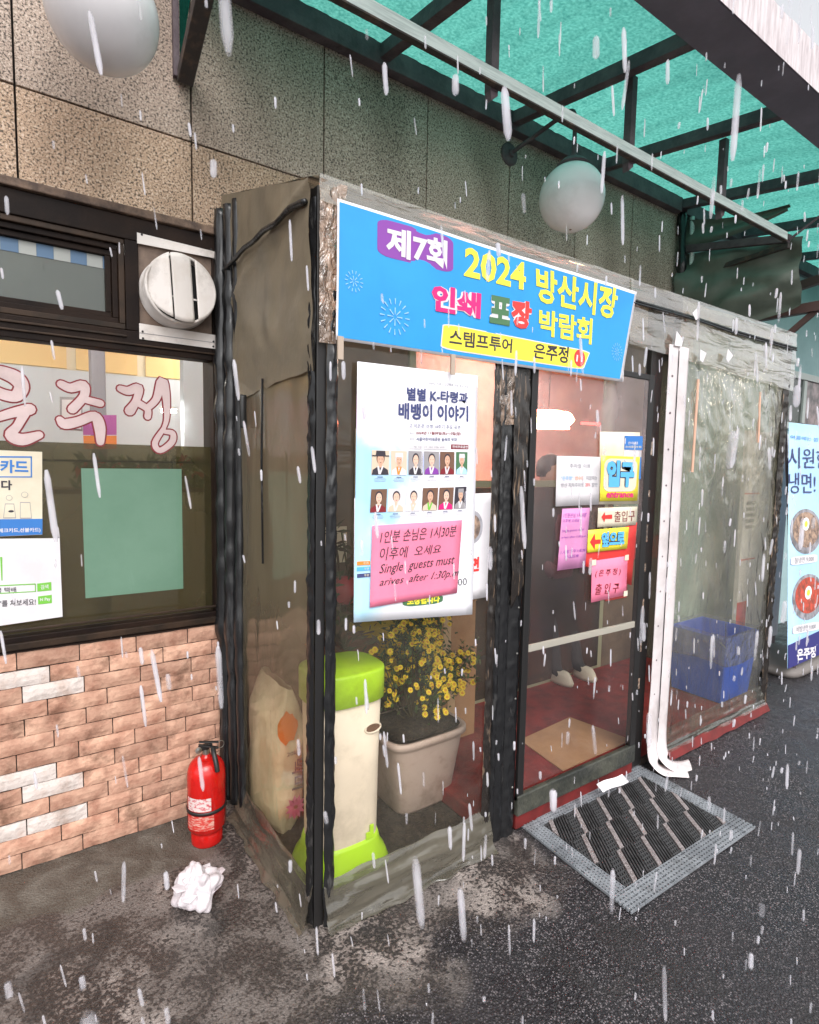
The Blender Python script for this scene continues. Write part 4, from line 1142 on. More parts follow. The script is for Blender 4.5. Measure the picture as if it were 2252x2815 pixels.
# door of the porch
DY = -.835
df = MB()
for a, b in (((.872, DY + .002, .13), (.905, DY + .02, 1.875)), ((1.615, DY + .002, .13), (1.655, DY + .02, 1.875)), ((.9055, DY + .002, 1.85), (1.6145, DY + .02, 1.875))):
    df.box(a, b)
door = df.build('clear_door', M['black'], vb, bevel=.003)
o = MB().add([(.895, DY + .006, .176), (1.62, DY + .006, .176), (1.62, DY + .006, 1.86), (.895, DY + .006, 1.86)], [(0, 1, 2, 3)]).build('door_pane', M['vinyl_door'], door)
zr_ = (0.896, 0.746); zr2 = (1.632, 0.74)
MB().prism([(.90, zr_[1] - .016), (1.618, zr2[1] - .016), (1.618, zr2[1] + .012), (.90, zr_[1] + .012)], -.824, -.812).build('mid_rail', M['alu_dim'], door, bevel=.002)
MB().box((.872, DY - .002, .070), (1.655, DY + .022, .155)).build('kick_bar', mat('kick_bar_black', (0.028, 0.03, 0.026), 0.4, c2=(0.07, 0.07, 0.055), ns=9, bump=.4), door, bevel=.005)
db = MB()
for (z0, z1) in ((.42, .47), (.60, .64), (.78, .85), (.98, 1.02), (1.12, 1.2), (1.33, 1.36), (1.52, 1.58)):
    db.box((1.66, VY - .006, z0), (1.676, VY + .001, z1))
db.build_each('tape_bit', M['vinyl_tape'], vb)
# white strip hanging on the right of the door, foot curling out on the ground
for (xa, xb, fx, fy, seed) in ((1.726, 1.803, 1.86, -1.03, 1), (1.8045, 1.888, 1.98, -.905, 2)):
    s = MB()
    path = [(.0, 2.02, -.850), (.0, 1.5, -.851), (.0, 1.0, -.853), (.0, .5, -.853), (-.01, .16, -.856), (-.0, .05, -.872), (.03, .012, -.895), (.075, .007, -.925), (.125, .006, -.965 if seed == 1 else -.935)]
    P = smoothpts([(p[0], p[2], p[1]) for p in path], 6)
    def fn(u, v, P=P, xa=xa, xb=xb, seed=seed):
        i = min(int(v * (len(P) - 1)), len(P) - 1); p = P[i]
        x = xa + (xb - xa) * u
        e = .003 * noise.noise((p.z * 6, seed, 0))
        return (x + p.x + e, p.y - .004 * math.sin(PI * u) + (.0 if p.z > .06 else .065 * (u - .5) * min(1, (.06 - p.z) / .045)) , max(p.z, .006) + (0))
    s.grid(fn, 6, len(P) - 1)
    o = s.build('white_strip', M['strip_white'], vb, smooth=True)
    md = o.modifiers.new('s', 'SOLIDIFY'); md.thickness = .0025; md.offset = 0
MB().tube([(1.803, -.853, 2.0), (1.804, -.855, 1.2), (1.803, -.857, .5), (1.800, -.858, .12)], .0018, 6).build('strip_cord', M['black'], vb)
sn = MB()
for k in range(11): sn.lathe((1.752 + .001 * (k % 3), -.855, .22 + .166 * k), [(.0055, 0), (.0045, .003), (.001, .0035)], 10, axis='y')
sn.build_each('snap_button', M['steel_dark'], vb)
# muddy skirt along the ground, front-left, side, right
def skirt(fn_base, n, seed, name='skirt', m='vinyl_skirt', prof=((0, .145), (.012, .12), (.020, .085), (.032, .06), (.030, .035), (.040, .012), (.058, .004)), nsc=6.0):
    s = MB()
    def fn(u, v):
        (bx, by), (nx, ny) = fn_base(u)
        k = v * (len(prof) - 1); i = min(int(k), len(prof) - 2); t = k - i
        d = prof[i][0] * (1 - t) + prof[i + 1][0] * t; z = prof[i][1] * (1 - t) + prof[i + 1][1] * t
        d += .009 * noise.noise((u * nsc * .7, v * 5, seed)) * (.3 + v) + .0012 * math.sin(v * 24 + 5 * noise.noise((u * 4, 0, seed))) + .0012 * noise.noise((u * nsc * 6, v * 9, seed + 9)) + (.02 * noise.noise((u * nsc * 1.4, 0, seed)) if v > .8 else 0)
        z = max(.003, z + .010 * noise.noise((u * nsc * 1.2, v * 5, seed + 3)) * (1 - v))
        return (bx + nx * d, by + ny * d, z)
    s.grid(fn, n * 2, 30)
    return s.build(name, M[m], vb, smooth=True)
skirt(lambda u: ((.03 + .70 * u, VY), (0, -1)), 70, 1)
skirt(lambda u: ((-.004, -.82 + .70 * u), (-1, 0)), 70, 2, prof=((0, .15), (.008, .12), (.014, .085), (.024, .055), (.026, .03), (.036, .012), (.050, .004)))
skirt(lambda u: ((1.90 + 1.09 * u, VY), (0, -1)), 90, 5, m='vinyl_right', prof=((0, .16), (.006, .13), (.010, .10), (.014, .075), (.02, .06), (.024, .05), (.03, .045)))
edge = MB()
edge.grid(lambda u, v: (1.92 + 1.08 * u, -.842 - .006 * noise.noise((u * 8, 0, 2)) - .022 * v, .050 - .044 * v + .006 * noise.noise((u * 9, 1, 2))), 40, 3)
edge.build('red_hem', M['red_deep'], vb, smooth=True)
MB().box((.88, -.822, .004), (1.66, -.795, .068)).build('red_threshold', M['red_deep'], vb, bevel=.006)
tri = MB()
for (p, s_, a) in (((1.992, 2.002), .034, .4), ((2.241, 2.03), .036, .1), ((1.908, 2.181), .030, 1.2), ((1.774, 2.044), .04, 2.0)):
    flatpoly(tri, [(p[0] + s_ * math.cos(a + t), p[1] + s_ * math.sin(a + t)) for t in (0, 2.0, 3.6, 4.4)], -.862)
tri.build_each('tape_scrap', M['white'], vb, fixn=False)
st = MB()
for (p, q) in (((2.672, 1.891), (2.694, 1.614)), ((2.03, 1.896), (2.026, 1.445))):
    st.beam((p[0], -.826, p[1]), (q[0], -.826, q[1]), .004, .016, (1, 0, 0))
st.build_each('hanging_ribbon', mat('ribbon_salmon', (0.62, 0.36, 0.26), 0.7), vb)

# ------------------------------------------------------------------ banner
bn = thing('festival_banner', (.75, -.86, 2.0), 'long blue printed banner with yellow and pink lettering across the top of the porch', 'banner')
BY = -.853
def bsurf(x, z): return -.004 * noise.noise((x * 2.2, z * 2.0, 5)) - .0025 * noise.noise((x * 7, z * 3, 9)) - (.012 * ((x - 1.25) / .2) ** 2 * max(0, (2.0 - z)) if x > 1.25 else 0)
Q = [(0.046, 2.197), (1.457, 2.199), (1.383, 1.819), (0.043, 1.809)]
Qi = [(0.052, 2.189), (1.441, 2.186), (1.367, 1.829), (0.049, 1.817)]
# lower edge has a slack step near the right end
sheet('banner_cloth', Q, BY, M['white'], bn, 60, 18, bsurf, thick=.001)
sheet('banner_print', Qi, BY - .0012, M['banner_blue'], bn, 60, 18, bsurf, thick=0)
def bpoly(pts, m, dy, name):
    mb = MB()
    n = len(pts)
    # fan through the centre so the patch follows the cloth
    cx = sum(p[0] for p in pts) / n; cz = sum(p[1] for p in pts) / n
    rings = 6
    vs = [(cx, BY - dy + bsurf(cx, cz), cz)]
    for r in range(1, rings + 1):
        for p in pts:
            x = cx + (p[0] - cx) * r / rings; z = cz + (p[1] - cz) * r / rings
            vs.append((x, BY - dy + bsurf(x, z), z))
    fs = [(0, 1 + i, 1 + (i + 1) % n) for i in range(n)]
    for r in range(rings - 1):
        for i in range(n):
            a = 1 + r * n + i; b = 1 + r * n + (i + 1) % n
            fs.append((a, b, b + n, a + n))
    mb.add(vs, fs)
    return mb.build(name, m, bn, smooth=True)
def dens(q, k=8):
    out = []
    for a, b in zip(q, q[1:] + q[:1]):
        for j in range(k): out.append((a[0] + (b[0] - a[0]) * j / k, a[1] + (b[1] - a[1]) * j / k))
    return out
bpoly(rquad([(0.176, 2.178), (0.462, 2.185), (0.465, 2.075), (0.176, 2.072)], .16), M['purple'], .0020, 'purple_patch')
def yb(q, m, dy, name): return bpoly(dens(rquad(q, .10, 4), 3), m, dy, name)
yb([(0.426, 1.915), (1.168, 1.917), (1.128, 1.84), (0.418, 1.831)], M['white'], .0019, 'patch_border')
yb([(0.43, 1.912), (1.162, 1.913), (1.123, 1.843), (0.422, 1.835)], M['yellow'], .0023, 'yellow_patch')
TY = BY - .0030
text('제7회', [(0.207, 2.163), (0.437, 2.17), (0.437, 2.081), (0.206, 2.08)], TY, M['white'], bn, bold=.035, surf=bsurf)
text('2024', [(0.513, 2.173), (0.796, 2.179), (0.797, 2.082), (0.51, 2.076)], TY, M['yellow'], bn, bold=.03, surf=bsurf)
text('방산시장', [(0.844, 2.176), (1.327, 2.187), (1.315, 2.06), (0.855, 2.055)], TY, M['yellow'], bn, bold=.03, surf=bsurf)
for m_, bo, dy in (('white', .10, 0), ('magenta', .045, .0010)):
    text('인쇄', [(0.376, 2.029), (0.587, 2.034), (0.585, 1.951), (0.377, 1.943)], TY - dy, M[m_], bn, bold=bo, surf=bsurf)
for s_, q, mm in (('포', [(0.625, 2.039), (0.73, 2.043), (0.723, 1.948), (0.627, 1.945)], 'green_ink'), ('장', [(0.73, 2.043), (0.831, 2.048), (0.828, 1.948), (0.729, 1.947)], 'red')):
    text(s_, q, TY, M['white'], bn, bold=.10, surf=bsurf)
    text(s_, q, TY - .0008, M[mm], bn, bold=.05, surf=bsurf)
text('박람회', [(0.869, 2.033), (1.173, 2.043), (1.171, 1.943), (0.871, 1.94)], TY, M['yellow'], bn, bold=.03, surf=bsurf)
text('스템프투어', [(0.454, 1.9), (0.74, 1.906), (0.737, 1.857), (0.454, 1.848)], TY, M['ink'], bn, bold=.02, surf=bsurf)
text('은주정', [(0.85, 1.908), (1.038, 1.917), (1.033, 1.853), (0.845, 1.853)], TY, M['ink'], bn, bold=.02, surf=bsurf)
c11 = (1.102, 1.882)
mb = MB(); disc(mb, c11, .033, .033, TY + bsurf(*c11)); mb.build('red_dot', M['red'], bn, fixn=False)
text('11', [(1.083, 1.893), (1.12, 1.894), (1.117, 1.869), (1.08, 1.867)], TY - .0008, M['white'], bn, bold=.03, surf=bsurf)
for (c, r, n_, rings, m_) in (((0.098, 1.98), .030, 14, 2, 0), ((0.24, 1.903), .054, 16, 2, 0), ((1.338, 1.936), .036, 16, 2, 0)):
    fwk = MB()
    for ring in range(rings):
        for k in range(n_ if ring else n_ // 2):
            a = 2 * PI * k / (n_ if ring else n_ // 2)
            r0, r1 = ((.68 * r, r) if ring else (.12 * r, .5 * r))
            w = .0013 if r < .05 else .0019
            d = Vector((math.cos(a), math.sin(a))); s_ = Vector((-d.y, d.x)) * w
            cc = Vector(c)
            pts = [cc + d * r0 - s_ * .5, cc + d * r1 - s_, cc + d * r1 + s_, cc + d * r0 + s_ * .5]
            flatpoly(fwk, pts, TY + bsurf(*c) - .0005)
    tag(fwk.build('firework_print', M['banner_light'], bn, fixn=False), kind='stuff')
# clear packing tape over the left end of the banner
clip = MB()
for p in ((0.054, 1.784), (0.468, 1.784)):
    clip.box((p[0] - .008, -.862, p[1] - .03), (p[0] + .010, -.855, p[1] + .035))
clip.build_each('hanging_tape', mat('tape_tan', (0.42, 0.33, 0.26), 0.5), bn)

# ------------------------------------------------------------------ posters on the porch
pb = thing('menu_poster', (.4, -.84, 1.15), 'white menu poster with red letters, mostly hidden behind the portrait poster', 'poster')
PY = -.832
sheet('poster_sheet', [(0.121, 1.353), (0.682, 1.361), (0.677, 0.982), (0.123, 0.97)], PY, M['white'], pb, 10, 10)
mb = MB(); disc(mb, (0.599, 1.241), .046, .058, PY - .001, 28); mb.build('bowl_print', M['bowl'], pb, fixn=False)
mb = MB(); disc(mb, (0.599, 1.241), .034, .044, PY - .0015, 28); mb.build('food_print', M['soup'], pb, fixn=False)
text('면', [(0.595, 1.133), (0.633, 1.134), (0.633, 1.082), (0.595, 1.082)], PY - .001, M['red'], pb, bold=.05)
text('00', [(0.534, 1.064), (0.575, 1.064), (0.576, 1.037), (0.535, 1.039)], PY - .0035, M['ink'], pb, bold=.0)

pp = thing('portrait_poster', (.38, -.84, 1.35), 'white and pale blue concert poster with two rows of six small portraits', 'poster')
PY = -.8345
def psurf(x, z): return -.0015 * noise.noise((x * 6, z * 3, 1))
Qp = [(0.125, 1.76), (0.601, 1.767), (0.606, 0.927), (0.122, 0.969)]
def ptex():
    m, n, l = nodes('poster_watercolour')
    b = n['Principled BSDF']; b.inputs['Roughness'].default_value = .55
    geo = n.new('ShaderNodeNewGeometry'); sep = n.new('ShaderNodeSeparateXYZ'); l.new(geo.outputs['Position'], sep.inputs[0])
    t = n.new('ShaderNodeTexNoise'); t.inputs['Scale'].default_value = 7; t.inputs['Detail'].default_value = 7; t.inputs['Distortion'].default_value = .6
    l.new(geo.outputs['Position'], t.inputs['Vector'])
    def mth(op, a, bb):
        x = n.new('ShaderNodeMath'); x.operation = op
        for i, v in enumerate((a, bb)):
            if isinstance(v, (int, float)): x.inputs[i].default_value = v
            else: l.new(v, x.inputs[i])
        return x.outputs[0]
    def blob(cx, cz, rx, rz, soft):
        dx = mth('DIVIDE', mth('SUBTRACT', sep.outputs['X'], cx), rx); dz = mth('DIVIDE', mth('SUBTRACT', sep.outputs['Z'], cz), rz)
        d = mth('ADD', mth('ADD', mth('MULTIPLY', dx, dx), mth('MULTIPLY', dz, dz)), mth('MULTIPLY', mth('SUBTRACT', t.outputs['Fac'], .5), 1.8))
        r = n.new('ShaderNodeMapRange'); r.interpolation_type = 'SMOOTHSTEP'; r.inputs['From Min'].default_value = 1.0; r.inputs['From Max'].default_value = 1 - soft
        l.new(d, r.inputs['Value']); return r.outputs[0]
    c = (0.82, 0.80, 0.84)
    last = None
    for (bl, cc) in ((blob(.16, 1.38, .20, .22, .8), (0.36, 0.62, 0.84)), (blob(.14, 1.12, .13, .26, .8), (0.42, 0.68, 0.84)), (blob(.16, 1.62, .10, .08, .7), (0.78, 0.62, 0.80)), (blob(.42, 1.46, .12, .04, .9), (0.55, 0.60, 0.86))):
        x = n.new('ShaderNodeMix'); x.data_type = 'RGBA'; l.new(bl, x.inputs[0])
        if last is None: x.inputs[6].default_value = rgba(c)
        else: l.new(last, x.inputs[6])
        x.inputs[7].default_value = rgba(cc)
        last = x.outputs[2]
    l.new(last, b.inputs['Base Color'])
    return m
sheet('poster_sheet', Qp, PY, ptex(), pp, 14, 20, psurf)
TY = PY - .0022
text('2024년 서울시 민간축제 지원 육성 사업', [(0.388, 1.728), (0.557, 1.731), (0.557, 1.722), (0.387, 1.718)], TY, M['grey_ink'], pp)
text('별별 K-타령과', [(0.304, 1.702), (0.557, 1.704), (0.556, 1.668), (0.304, 1.659)], TY, M['ink_blue'], pp, bold=.03)
text('배뱅이 이야기', [(0.273, 1.651), (0.559, 1.66), (0.561, 1.607), (0.273, 1.599)], TY, M['ink_blue'], pp, bold=.035)
text('– 고 이은관 선생 10주기 추모 공연 –', [(0.3, 1.588), (0.54, 1.593), (0.541, 1.58), (0.301, 1.574)], TY, M['ink_blue'], pp)
text('일시_', [(0.317, 1.563), (0.34, 1.563), (0.34, 1.553), (0.318, 1.553)], TY, M['grey_ink'], pp)
text('2024년 11월09일(토)~10일(일)', [(0.342, 1.565), (0.529, 1.571), (0.529, 1.558), (0.342, 1.553)], TY, M['maroon'], pp, bold=.02)
text('장소_', [(0.318, 1.545), (0.341, 1.545), (0.341, 1.535), (0.318, 1.535)], TY, M['grey_ink'], pp)
text('서울어린이대공원 숲속의 무대', [(0.343, 1.546), (0.511, 1.551), (0.511, 1.538), (0.344, 1.534)], TY, M['ink_blue'], pp, bold=.015)
pr('white_strip', [(0.317, 1.52), (0.476, 1.524), (0.477, 1.511), (0.318, 1.508)], TY, TY + .0003, M['white'], pp)
pr('maroon_strip', [(0.488, 1.528), (0.564, 1.529), (0.565, 1.514), (0.488, 1.512)], TY, TY + .0003, M['maroon'], pp)
text('전석무료공연', [(0.493, 1.525), (0.561, 1.526), (0.561, 1.516), (0.493, 1.515)], TY - .0005, M['white'], pp, bold=.02)
text('연출 : 정호붕  안무 : 김동순  조연출 : 송미영', [(0.333, 1.517), (0.459, 1.52), (0.459, 1.514), (0.333, 1.511)], TY - .0005, M['grey_ink'], pp)
# portraits: flat printed pictures
rows = [
 [((322, 773), (452, 778), (448, 955), (318, 955), 'beige', 'brown', 'ink', 'white', 'skin_a', 'hat'), ((464, 778), (580, 782), (580, 958), (464, 957), 'beige', 'white', 'white', 'orange', 'skin_a', 'cap'),
  ((592, 780), (698, 783), (698, 955), (592, 955), 'grey', 'ink', 'ink', 'white', 'skin_b', ''), ((708, 782), (818, 785), (818, 952), (708, 952), 'grey', 'ink', 'purple', 'white', 'skin_b', ''),
  ((826, 785), (932, 787), (930, 952), (824, 952), 'brown', 'ink', 'maroon', 'white', 'skin_a', ''), ((944, 787), (1030, 788), (1028, 950), (942, 950), 'green_ink', 'white', 'pale_blue', 'white', 'skin_a', 'cap')],
 [((318, 1062), (436, 1060), (428, 1232), (308, 1235), 'brown', 'ink', 'maroon', 'white', 'skin_b', ''), ((446, 1060), (566, 1058), (556, 1228), (438, 1230), 'white', 'ink', 'beige', 'white', 'skin_b', ''),
  ((578, 1058), (690, 1055), (682, 1222), (568, 1225), 'white', 'ink', 'white', 'beige', 'skin_b', ''), ((700, 1053), (812, 1050), (802, 1218), (692, 1220), 'brown', 'ink', 'beige', 'lime_ink', 'skin_a', ''),
  ((822, 1050), (928, 1047), (918, 1210), (812, 1213), 'brown', 'ink', 'magenta', 'white', 'skin_b', ''), ((938, 1045), (1022, 1042), (1018, 1202), (928, 1206), 'ink', 'grey', 'grey', 'white', 'skin_a', 'cap')]]
PQ = {}
def pmap(u, v):
    # poster zoom coordinates to the poster plane: bilinear through measured anchors
    a = Vector((0.167, 1.505)); b = Vector((0.573, 1.517)); c = Vector((0.582, 1.287)); d = Vector((0.17, 1.302))
    w1 = Vector((0.358, 1.511)); w2 = Vector((0.363, 1.295))
    s_ = (u - 300) / 750; t_ = (v - 760) / 490
    def quadr(p, q, r, s): return p * (2 * (s - .5) * (s - 1)) + q * (4 * s * (1 - s)) + r * (2 * s * (s - .5))
    return quadr(a, w1, b, s_) * (1 - t_) + quadr(d, w2, c, s_) * t_
cur_p = [None, []]
def B_(k):
    mb, ms = cur_p
    if k not in ms: ms.append(k)
    mb.cur = ms.index(k)
    return mb
for row in rows:
    for (a, b, c, d, bgc, hair, robe, collar, skin_, hat) in row:
        q = [pmap(*a), pmap(*b), pmap(*c), pmap(*d)]
        cur_p = [MB(), []]
        y0 = TY
        def at(u, v): return tuple(quad_map(q, u, v))[:2]
        flatpoly(B_(bgc), q, y0)
        w = (q[1] - q[0]).length; h = (q[0] - q[3]).length
        flatpoly(B_(robe), [at(.02, .0), at(.98, .0), at(.93, .20), at(.66, .33), at(.34, .33), at(.07, .20)], y0 - .0002)
        flatpoly(B_(collar), [at(.40, .02), at(.52, .02), at(.68, .34), at(.58, .36), at(.48, .14), at(.42, .36), at(.32, .34)], y0 - .0004)
        c0 = at(.5, .62)
        disc(B_(hair), at(.5, .67), w * .235, h * .245, y0 - .0005)
        flatpoly(B_(skin_), [at(.42, .30), at(.58, .30), at(.58, .48), at(.42, .48)], y0 - .0006)
        disc(B_(skin_), c0, w * .185, h * .215, y0 - .0008)
        if hat == 'hat':
            flatpoly(B_('ink'), [at(.02, .80), at(.98, .80), at(.98, .75), at(.02, .75)], y0 - .0011)
            flatpoly(B_('ink'), [at(.25, .98), at(.75, .98), at(.78, .80), at(.22, .80)], y0 - .0010)
        elif hat == 'cap':
            flatpoly(B_(hair), [at(.27, .92), at(.73, .92), at(.76, .74), at(.24, .74)], y0 - .0011)
        for ex in (.42, .58): disc(B_('ink'), at(ex, .645), w * .03, h * .012, y0 - .0012, 8)
        disc(B_('magenta' if skin_ == 'skin_b' else 'brown'), at(.5, .50), w * .05, h * .014, y0 - .0012, 8)
        disc(B_('beige'), at(.5, .57), w * .022, h * .03, y0 - .00115, 8)
        # caption: a name line and three thin lines
        for k_ in range(4):
            ww = (.16 if k_ == 0 else .36 - .05 * (k_ % 2)); zz = -.075 - .062 * k_
            hh = .014 if k_ == 0 else .006
            flatpoly(B_('ink_blue' if k_ == 0 else 'grey_ink'), [at(.5 - ww, zz), at(.5 + ww, zz), at(.5 + ww, zz - hh * 2), at(.5 - ww, zz - hh * 2)], y0 - .0002)
        cur_p[0].build('portrait', [M[k] for k in cur_p[1]], pp, fixn=False)
for (q, m_) in (([(0.13, 1.159), (0.177, 1.157), (0.177, 1.145), (0.13, 1.147)], 'orange'), ([(0.13, 1.141), (0.177, 1.139), (0.178, 1.128), (0.13, 1.129)], 'sky_ink'), ([(0.131, 1.12), (0.178, 1.119), (0.178, 1.107), (0.131, 1.108)], 'ink_blue')):
    pr('colour_bar', q, TY, TY + .0003, M[m_], pp)
text('주최', [(0.152, 1.156), (0.17, 1.155), (0.171, 1.148), (0.152, 1.148)], TY - .0005, M['paper_cream'], pp, bold=.01)
text('주관', [(0.155, 1.137), (0.173, 1.137), (0.173, 1.13), (0.155, 1.131)], TY - .0005, M['paper_cream'], pp, bold=.01)
text('후원', [(0.155, 1.118), (0.173, 1.117), (0.173, 1.109), (0.156, 1.11)], TY - .0005, M['paper_cream'], pp, bold=.01)
mb = MB(); mb.add([(p[0], TY, p[1]) for p in rquad([(0.302, 1.028), (0.47, 1.017), (0.468, 0.987), (0.304, 0.994)], .3)], [tuple(range(24))]); mb.build('green_pill', M['green_ink'], pp, fixn=False)
text('포장됩니다', [(0.319, 1.025), (0.455, 1.016), (0.454, 0.99), (0.32, 0.998)], TY - .0006, M['yellow'], pp, bold=.04)

pk = thing('pink_notice', (.36, -.84, 1.14), 'bright pink handwritten note taped over the lower half of the portrait poster', 'paper note')
KY = -.8405
def ksurf(x, z): return -.001 * noise.noise((x * 8, z * 6, 3))
sheet('note_sheet', [(0.181, 1.267), (0.542, 1.27), (0.528, 1.016), (0.176, 1.01)], KY, M['pink_paper'], pk, 10, 10, ksurf)
text('1인분 손님은 1시30분', [(0.208, 1.249), (0.516, 1.255), (0.516, 1.215), (0.208, 1.21)], KY - .0018, M['ink'], pk, shear=.25)
text('이후에  오세요', [(0.209, 1.198), (0.45, 1.192), (0.45, 1.162), (0.209, 1.155)], KY - .0018, M['ink'], pk, shear=.2)
text('Single  guests must', [(0.207, 1.144), (0.512, 1.152), (0.512, 1.111), (0.208, 1.106)], KY - .0018, M['ink'], pk, shear=.35)
text('arives  after 1:30p.m', [(0.209, 1.099), (0.534, 1.101), (0.528, 1.068), (0.209, 1.068)], KY - .0018, M['ink'], pk, shear=.35)

# notices on the clear door
NY = -.842
def notice(name, label, q, m, dy=0.0, cat='notice'):
    cx = sum(p[0] for p in q) / 4; cz = sum(p[1] for p in q) / 4
    t = thing(name, (cx, NY, cz), label, cat)
    sheet('notice_sheet', q, NY - dy, m, t, 4, 4, lambda x, z: -.0008 * noise.noise((x * 9, z * 9, 3)))
    return t
notice('cream_notice', 'plain cream backing sheet at the top right of the clear door', [(1.27, 1.607), (1.548, 1.617), (1.567, 1.3), (1.284, 1.305)], M['paper_cream'])
t = notice('blue_notice', 'small blue and white printed notice above the yellow entrance sign', [(1.435, 1.597), (1.567, 1.601), (1.567, 1.411), (1.441, 1.411)], M['white'], .0015)
pr('blue_field', [(1.435, 1.597), (1.567, 1.601), (1.568, 1.54), (1.437, 1.538)], NY - .0035, NY - .0028, M['blue_ink'], t)
text('온누리상품권', [(1.461, 1.573), (1.531, 1.575), (1.532, 1.563), (1.462, 1.561)], NY - .004, M['white'], t, bold=.02)
text('온누리상품권 환영 제로', [(1.443, 1.555), (1.559, 1.558), (1.56, 1.548), (1.444, 1.545)], NY - .004, M['paper_cream'], t, bold=.02)
pr('blue_field', [(1.442, 1.506), (1.563, 1.509), (1.567, 1.411), (1.446, 1.411)], NY - .0035, NY - .0028, M['blue_ink'], t)
t = notice('parking_notice', 'white notice about using the car park, left of the yellow entrance sign', [(1.008, 1.501), (1.279, 1.503), (1.28, 1.305), (1.013, 1.304)], M['white'], .003)
text('주차장 이용', [(1.084, 1.473), (1.212, 1.474), (1.213, 1.457), (1.085, 1.455)], NY - .0050, M['grey_ink'], t)
text('"은주정"', [(1.036, 1.423), (1.107, 1.423), (1.108, 1.407), (1.037, 1.407)], NY - .0050, M['sky_ink'], t)
text('영수증', [(1.119, 1.423), (1.175, 1.424), (1.177, 1.407), (1.12, 1.407)], NY - .0050, M['orange'], t)
text('지참자는', [(1.188, 1.424), (1.26, 1.424), (1.261, 1.408), (1.189, 1.407)], NY - .0050, M['grey_ink'], t)
text('방산 지하주차장', [(1.037, 1.396), (1.176, 1.396), (1.177, 1.379), (1.038, 1.379)], NY - .0050, M['grey_ink'], t)
text('20%', [(1.185, 1.395), (1.216, 1.395), (1.217, 1.382), (1.186, 1.381)], NY - .0050, M['red'], t)
text('할인', [(1.226, 1.396), (1.262, 1.395), (1.263, 1.381), (1.227, 1.38)], NY - .0050, M['grey_ink'], t)
t = notice('entrance_sign', 'yellow sign with big blue Korean word above the word entrance', [(1.28, 1.509), (1.55, 1.509), (1.547, 1.315), (1.282, 1.319)], M['yellow'], .006, 'sign')
mb = MB(); mb.add([(p[0], NY - .0078, p[1]) for p in rquad([(1.298, 1.498), (1.531, 1.498), (1.529, 1.357), (1.298, 1.358)], .2)], [tuple(range(24))]); mb.build('pale_field', M['paper_cream'], t, fixn=False)
qe = [(1.313, 1.493), (1.511, 1.49), (1.51, 1.376), (1.317, 1.376)]
text('입구', qe, NY - .0085, M['ink'], t, bold=.11); text('입구', qe, NY - .0092, M['sky_ink'], t, bold=.06)
text('entrance', [(1.322, 1.359), (1.511, 1.354), (1.512, 1.331), (1.322, 1.332)], NY - .0085, M['magenta'], t, bold=.03)
t = notice('arrow_sign', 'white sign with a red arrow pointing left and dark red letters', [(1.276, 1.291), (1.553, 1.289), (1.549, 1.207), (1.277, 1.209)], M['paper_cream'], .004, 'sign')
mb = MB(); flatpoly(mb, [(1.298, 1.252), (1.321, 1.273), (1.322, 1.259), (1.371, 1.26), (1.372, 1.242), (1.323, 1.243), (1.321, 1.229)], NY - .0058); mb.build('arrow', M['red'], t, fixn=False)
text('출입구', [(1.386, 1.273), (1.535, 1.273), (1.534, 1.225), (1.388, 1.227)], NY - .0058, M['maroon'], t, bold=.0)
t = notice('side_door_sign', 'small yellow sign with a red arrow and blue letters under the white arrow sign', [(1.215, 1.201), (1.495, 1.2), (1.488, 1.105), (1.215, 1.107)], M['yellow'], .0065, 'sign')
mb = MB(); flatpoly(mb, [(1.227, 1.151), (1.256, 1.185), (1.261, 1.159), (1.298, 1.158), (1.298, 1.14), (1.262, 1.14), (1.26, 1.118)], NY - .0085); mb.build('arrow', M['red'], t, fixn=False)
qe = [(1.301, 1.189), (1.463, 1.187), (1.461, 1.121), (1.302, 1.124)]
text('옆으로', qe, NY - .0088, M['ink'], t, bold=.10); text('옆으로', qe, NY - .0095, M['sky_ink'], t, bold=.05)
t = notice('lilac_note', 'long lilac pink handwritten note hanging below the parking notice', [(1.051, 1.294), (1.222, 1.293), (1.208, 1.047), (1.036, 1.048)], M['lilac_paper'], .0045, 'paper note')
for s_, q in (('1인분손님 1시30분', [(1.058, 1.277), (1.2, 1.275), (1.2, 1.256), (1.058, 1.259)]), ('이후에 오세요', [(1.055, 1.253), (1.155, 1.251), (1.155, 1.237), (1.055, 1.239)]),
              ('Single guests must', [(1.053, 1.21), (1.19, 1.211), (1.189, 1.2), (1.053, 1.198)]), ('arives after 1:30 p.m', [(1.052, 1.184), (1.203, 1.182), (1.203, 1.171), (1.051, 1.174)]),
              ('1人客下午1点30', [(1.051, 1.127), (1.202, 1.127), (1.202, 1.113), (1.05, 1.113)]), ('分以后来', [(1.073, 1.107), (1.164, 1.105), (1.163, 1.092), (1.073, 1.094)])):
    text(s_, q, NY - .0062, M['purple'], t, shear=.2)
t = notice('pink_entrance_note', 'square pink note with handwritten Korean, lowest paper on the clear door', [(1.249, 1.069), (1.498, 1.072), (1.5, 0.895), (1.257, 0.891)], M['pink_paper'], .0055, 'paper note')
text('( 은 주 정 )', [(1.274, 1.028), (1.449, 1.023), (1.45, 0.989), (1.274, 0.995)], NY - .0072, M['maroon'], t, shear=.15, bold=.01)
text('출 입 구', [(1.278, 0.969), (1.444, 0.957), (1.443, 0.913), (1.28, 0.921)], NY - .0072, M['maroon'], t, shear=.2, bold=.01)
tp = MB()
for p in ((1.26, 1.062), (1.488, 1.065), (1.493, 0.903)):
    tp.box((p[0] - .014, NY - .0082, p[1] - .012), (p[0] + .014, NY - .0076, p[1] + .012))
tp.build_each('tape', M['paper_cream'], t)
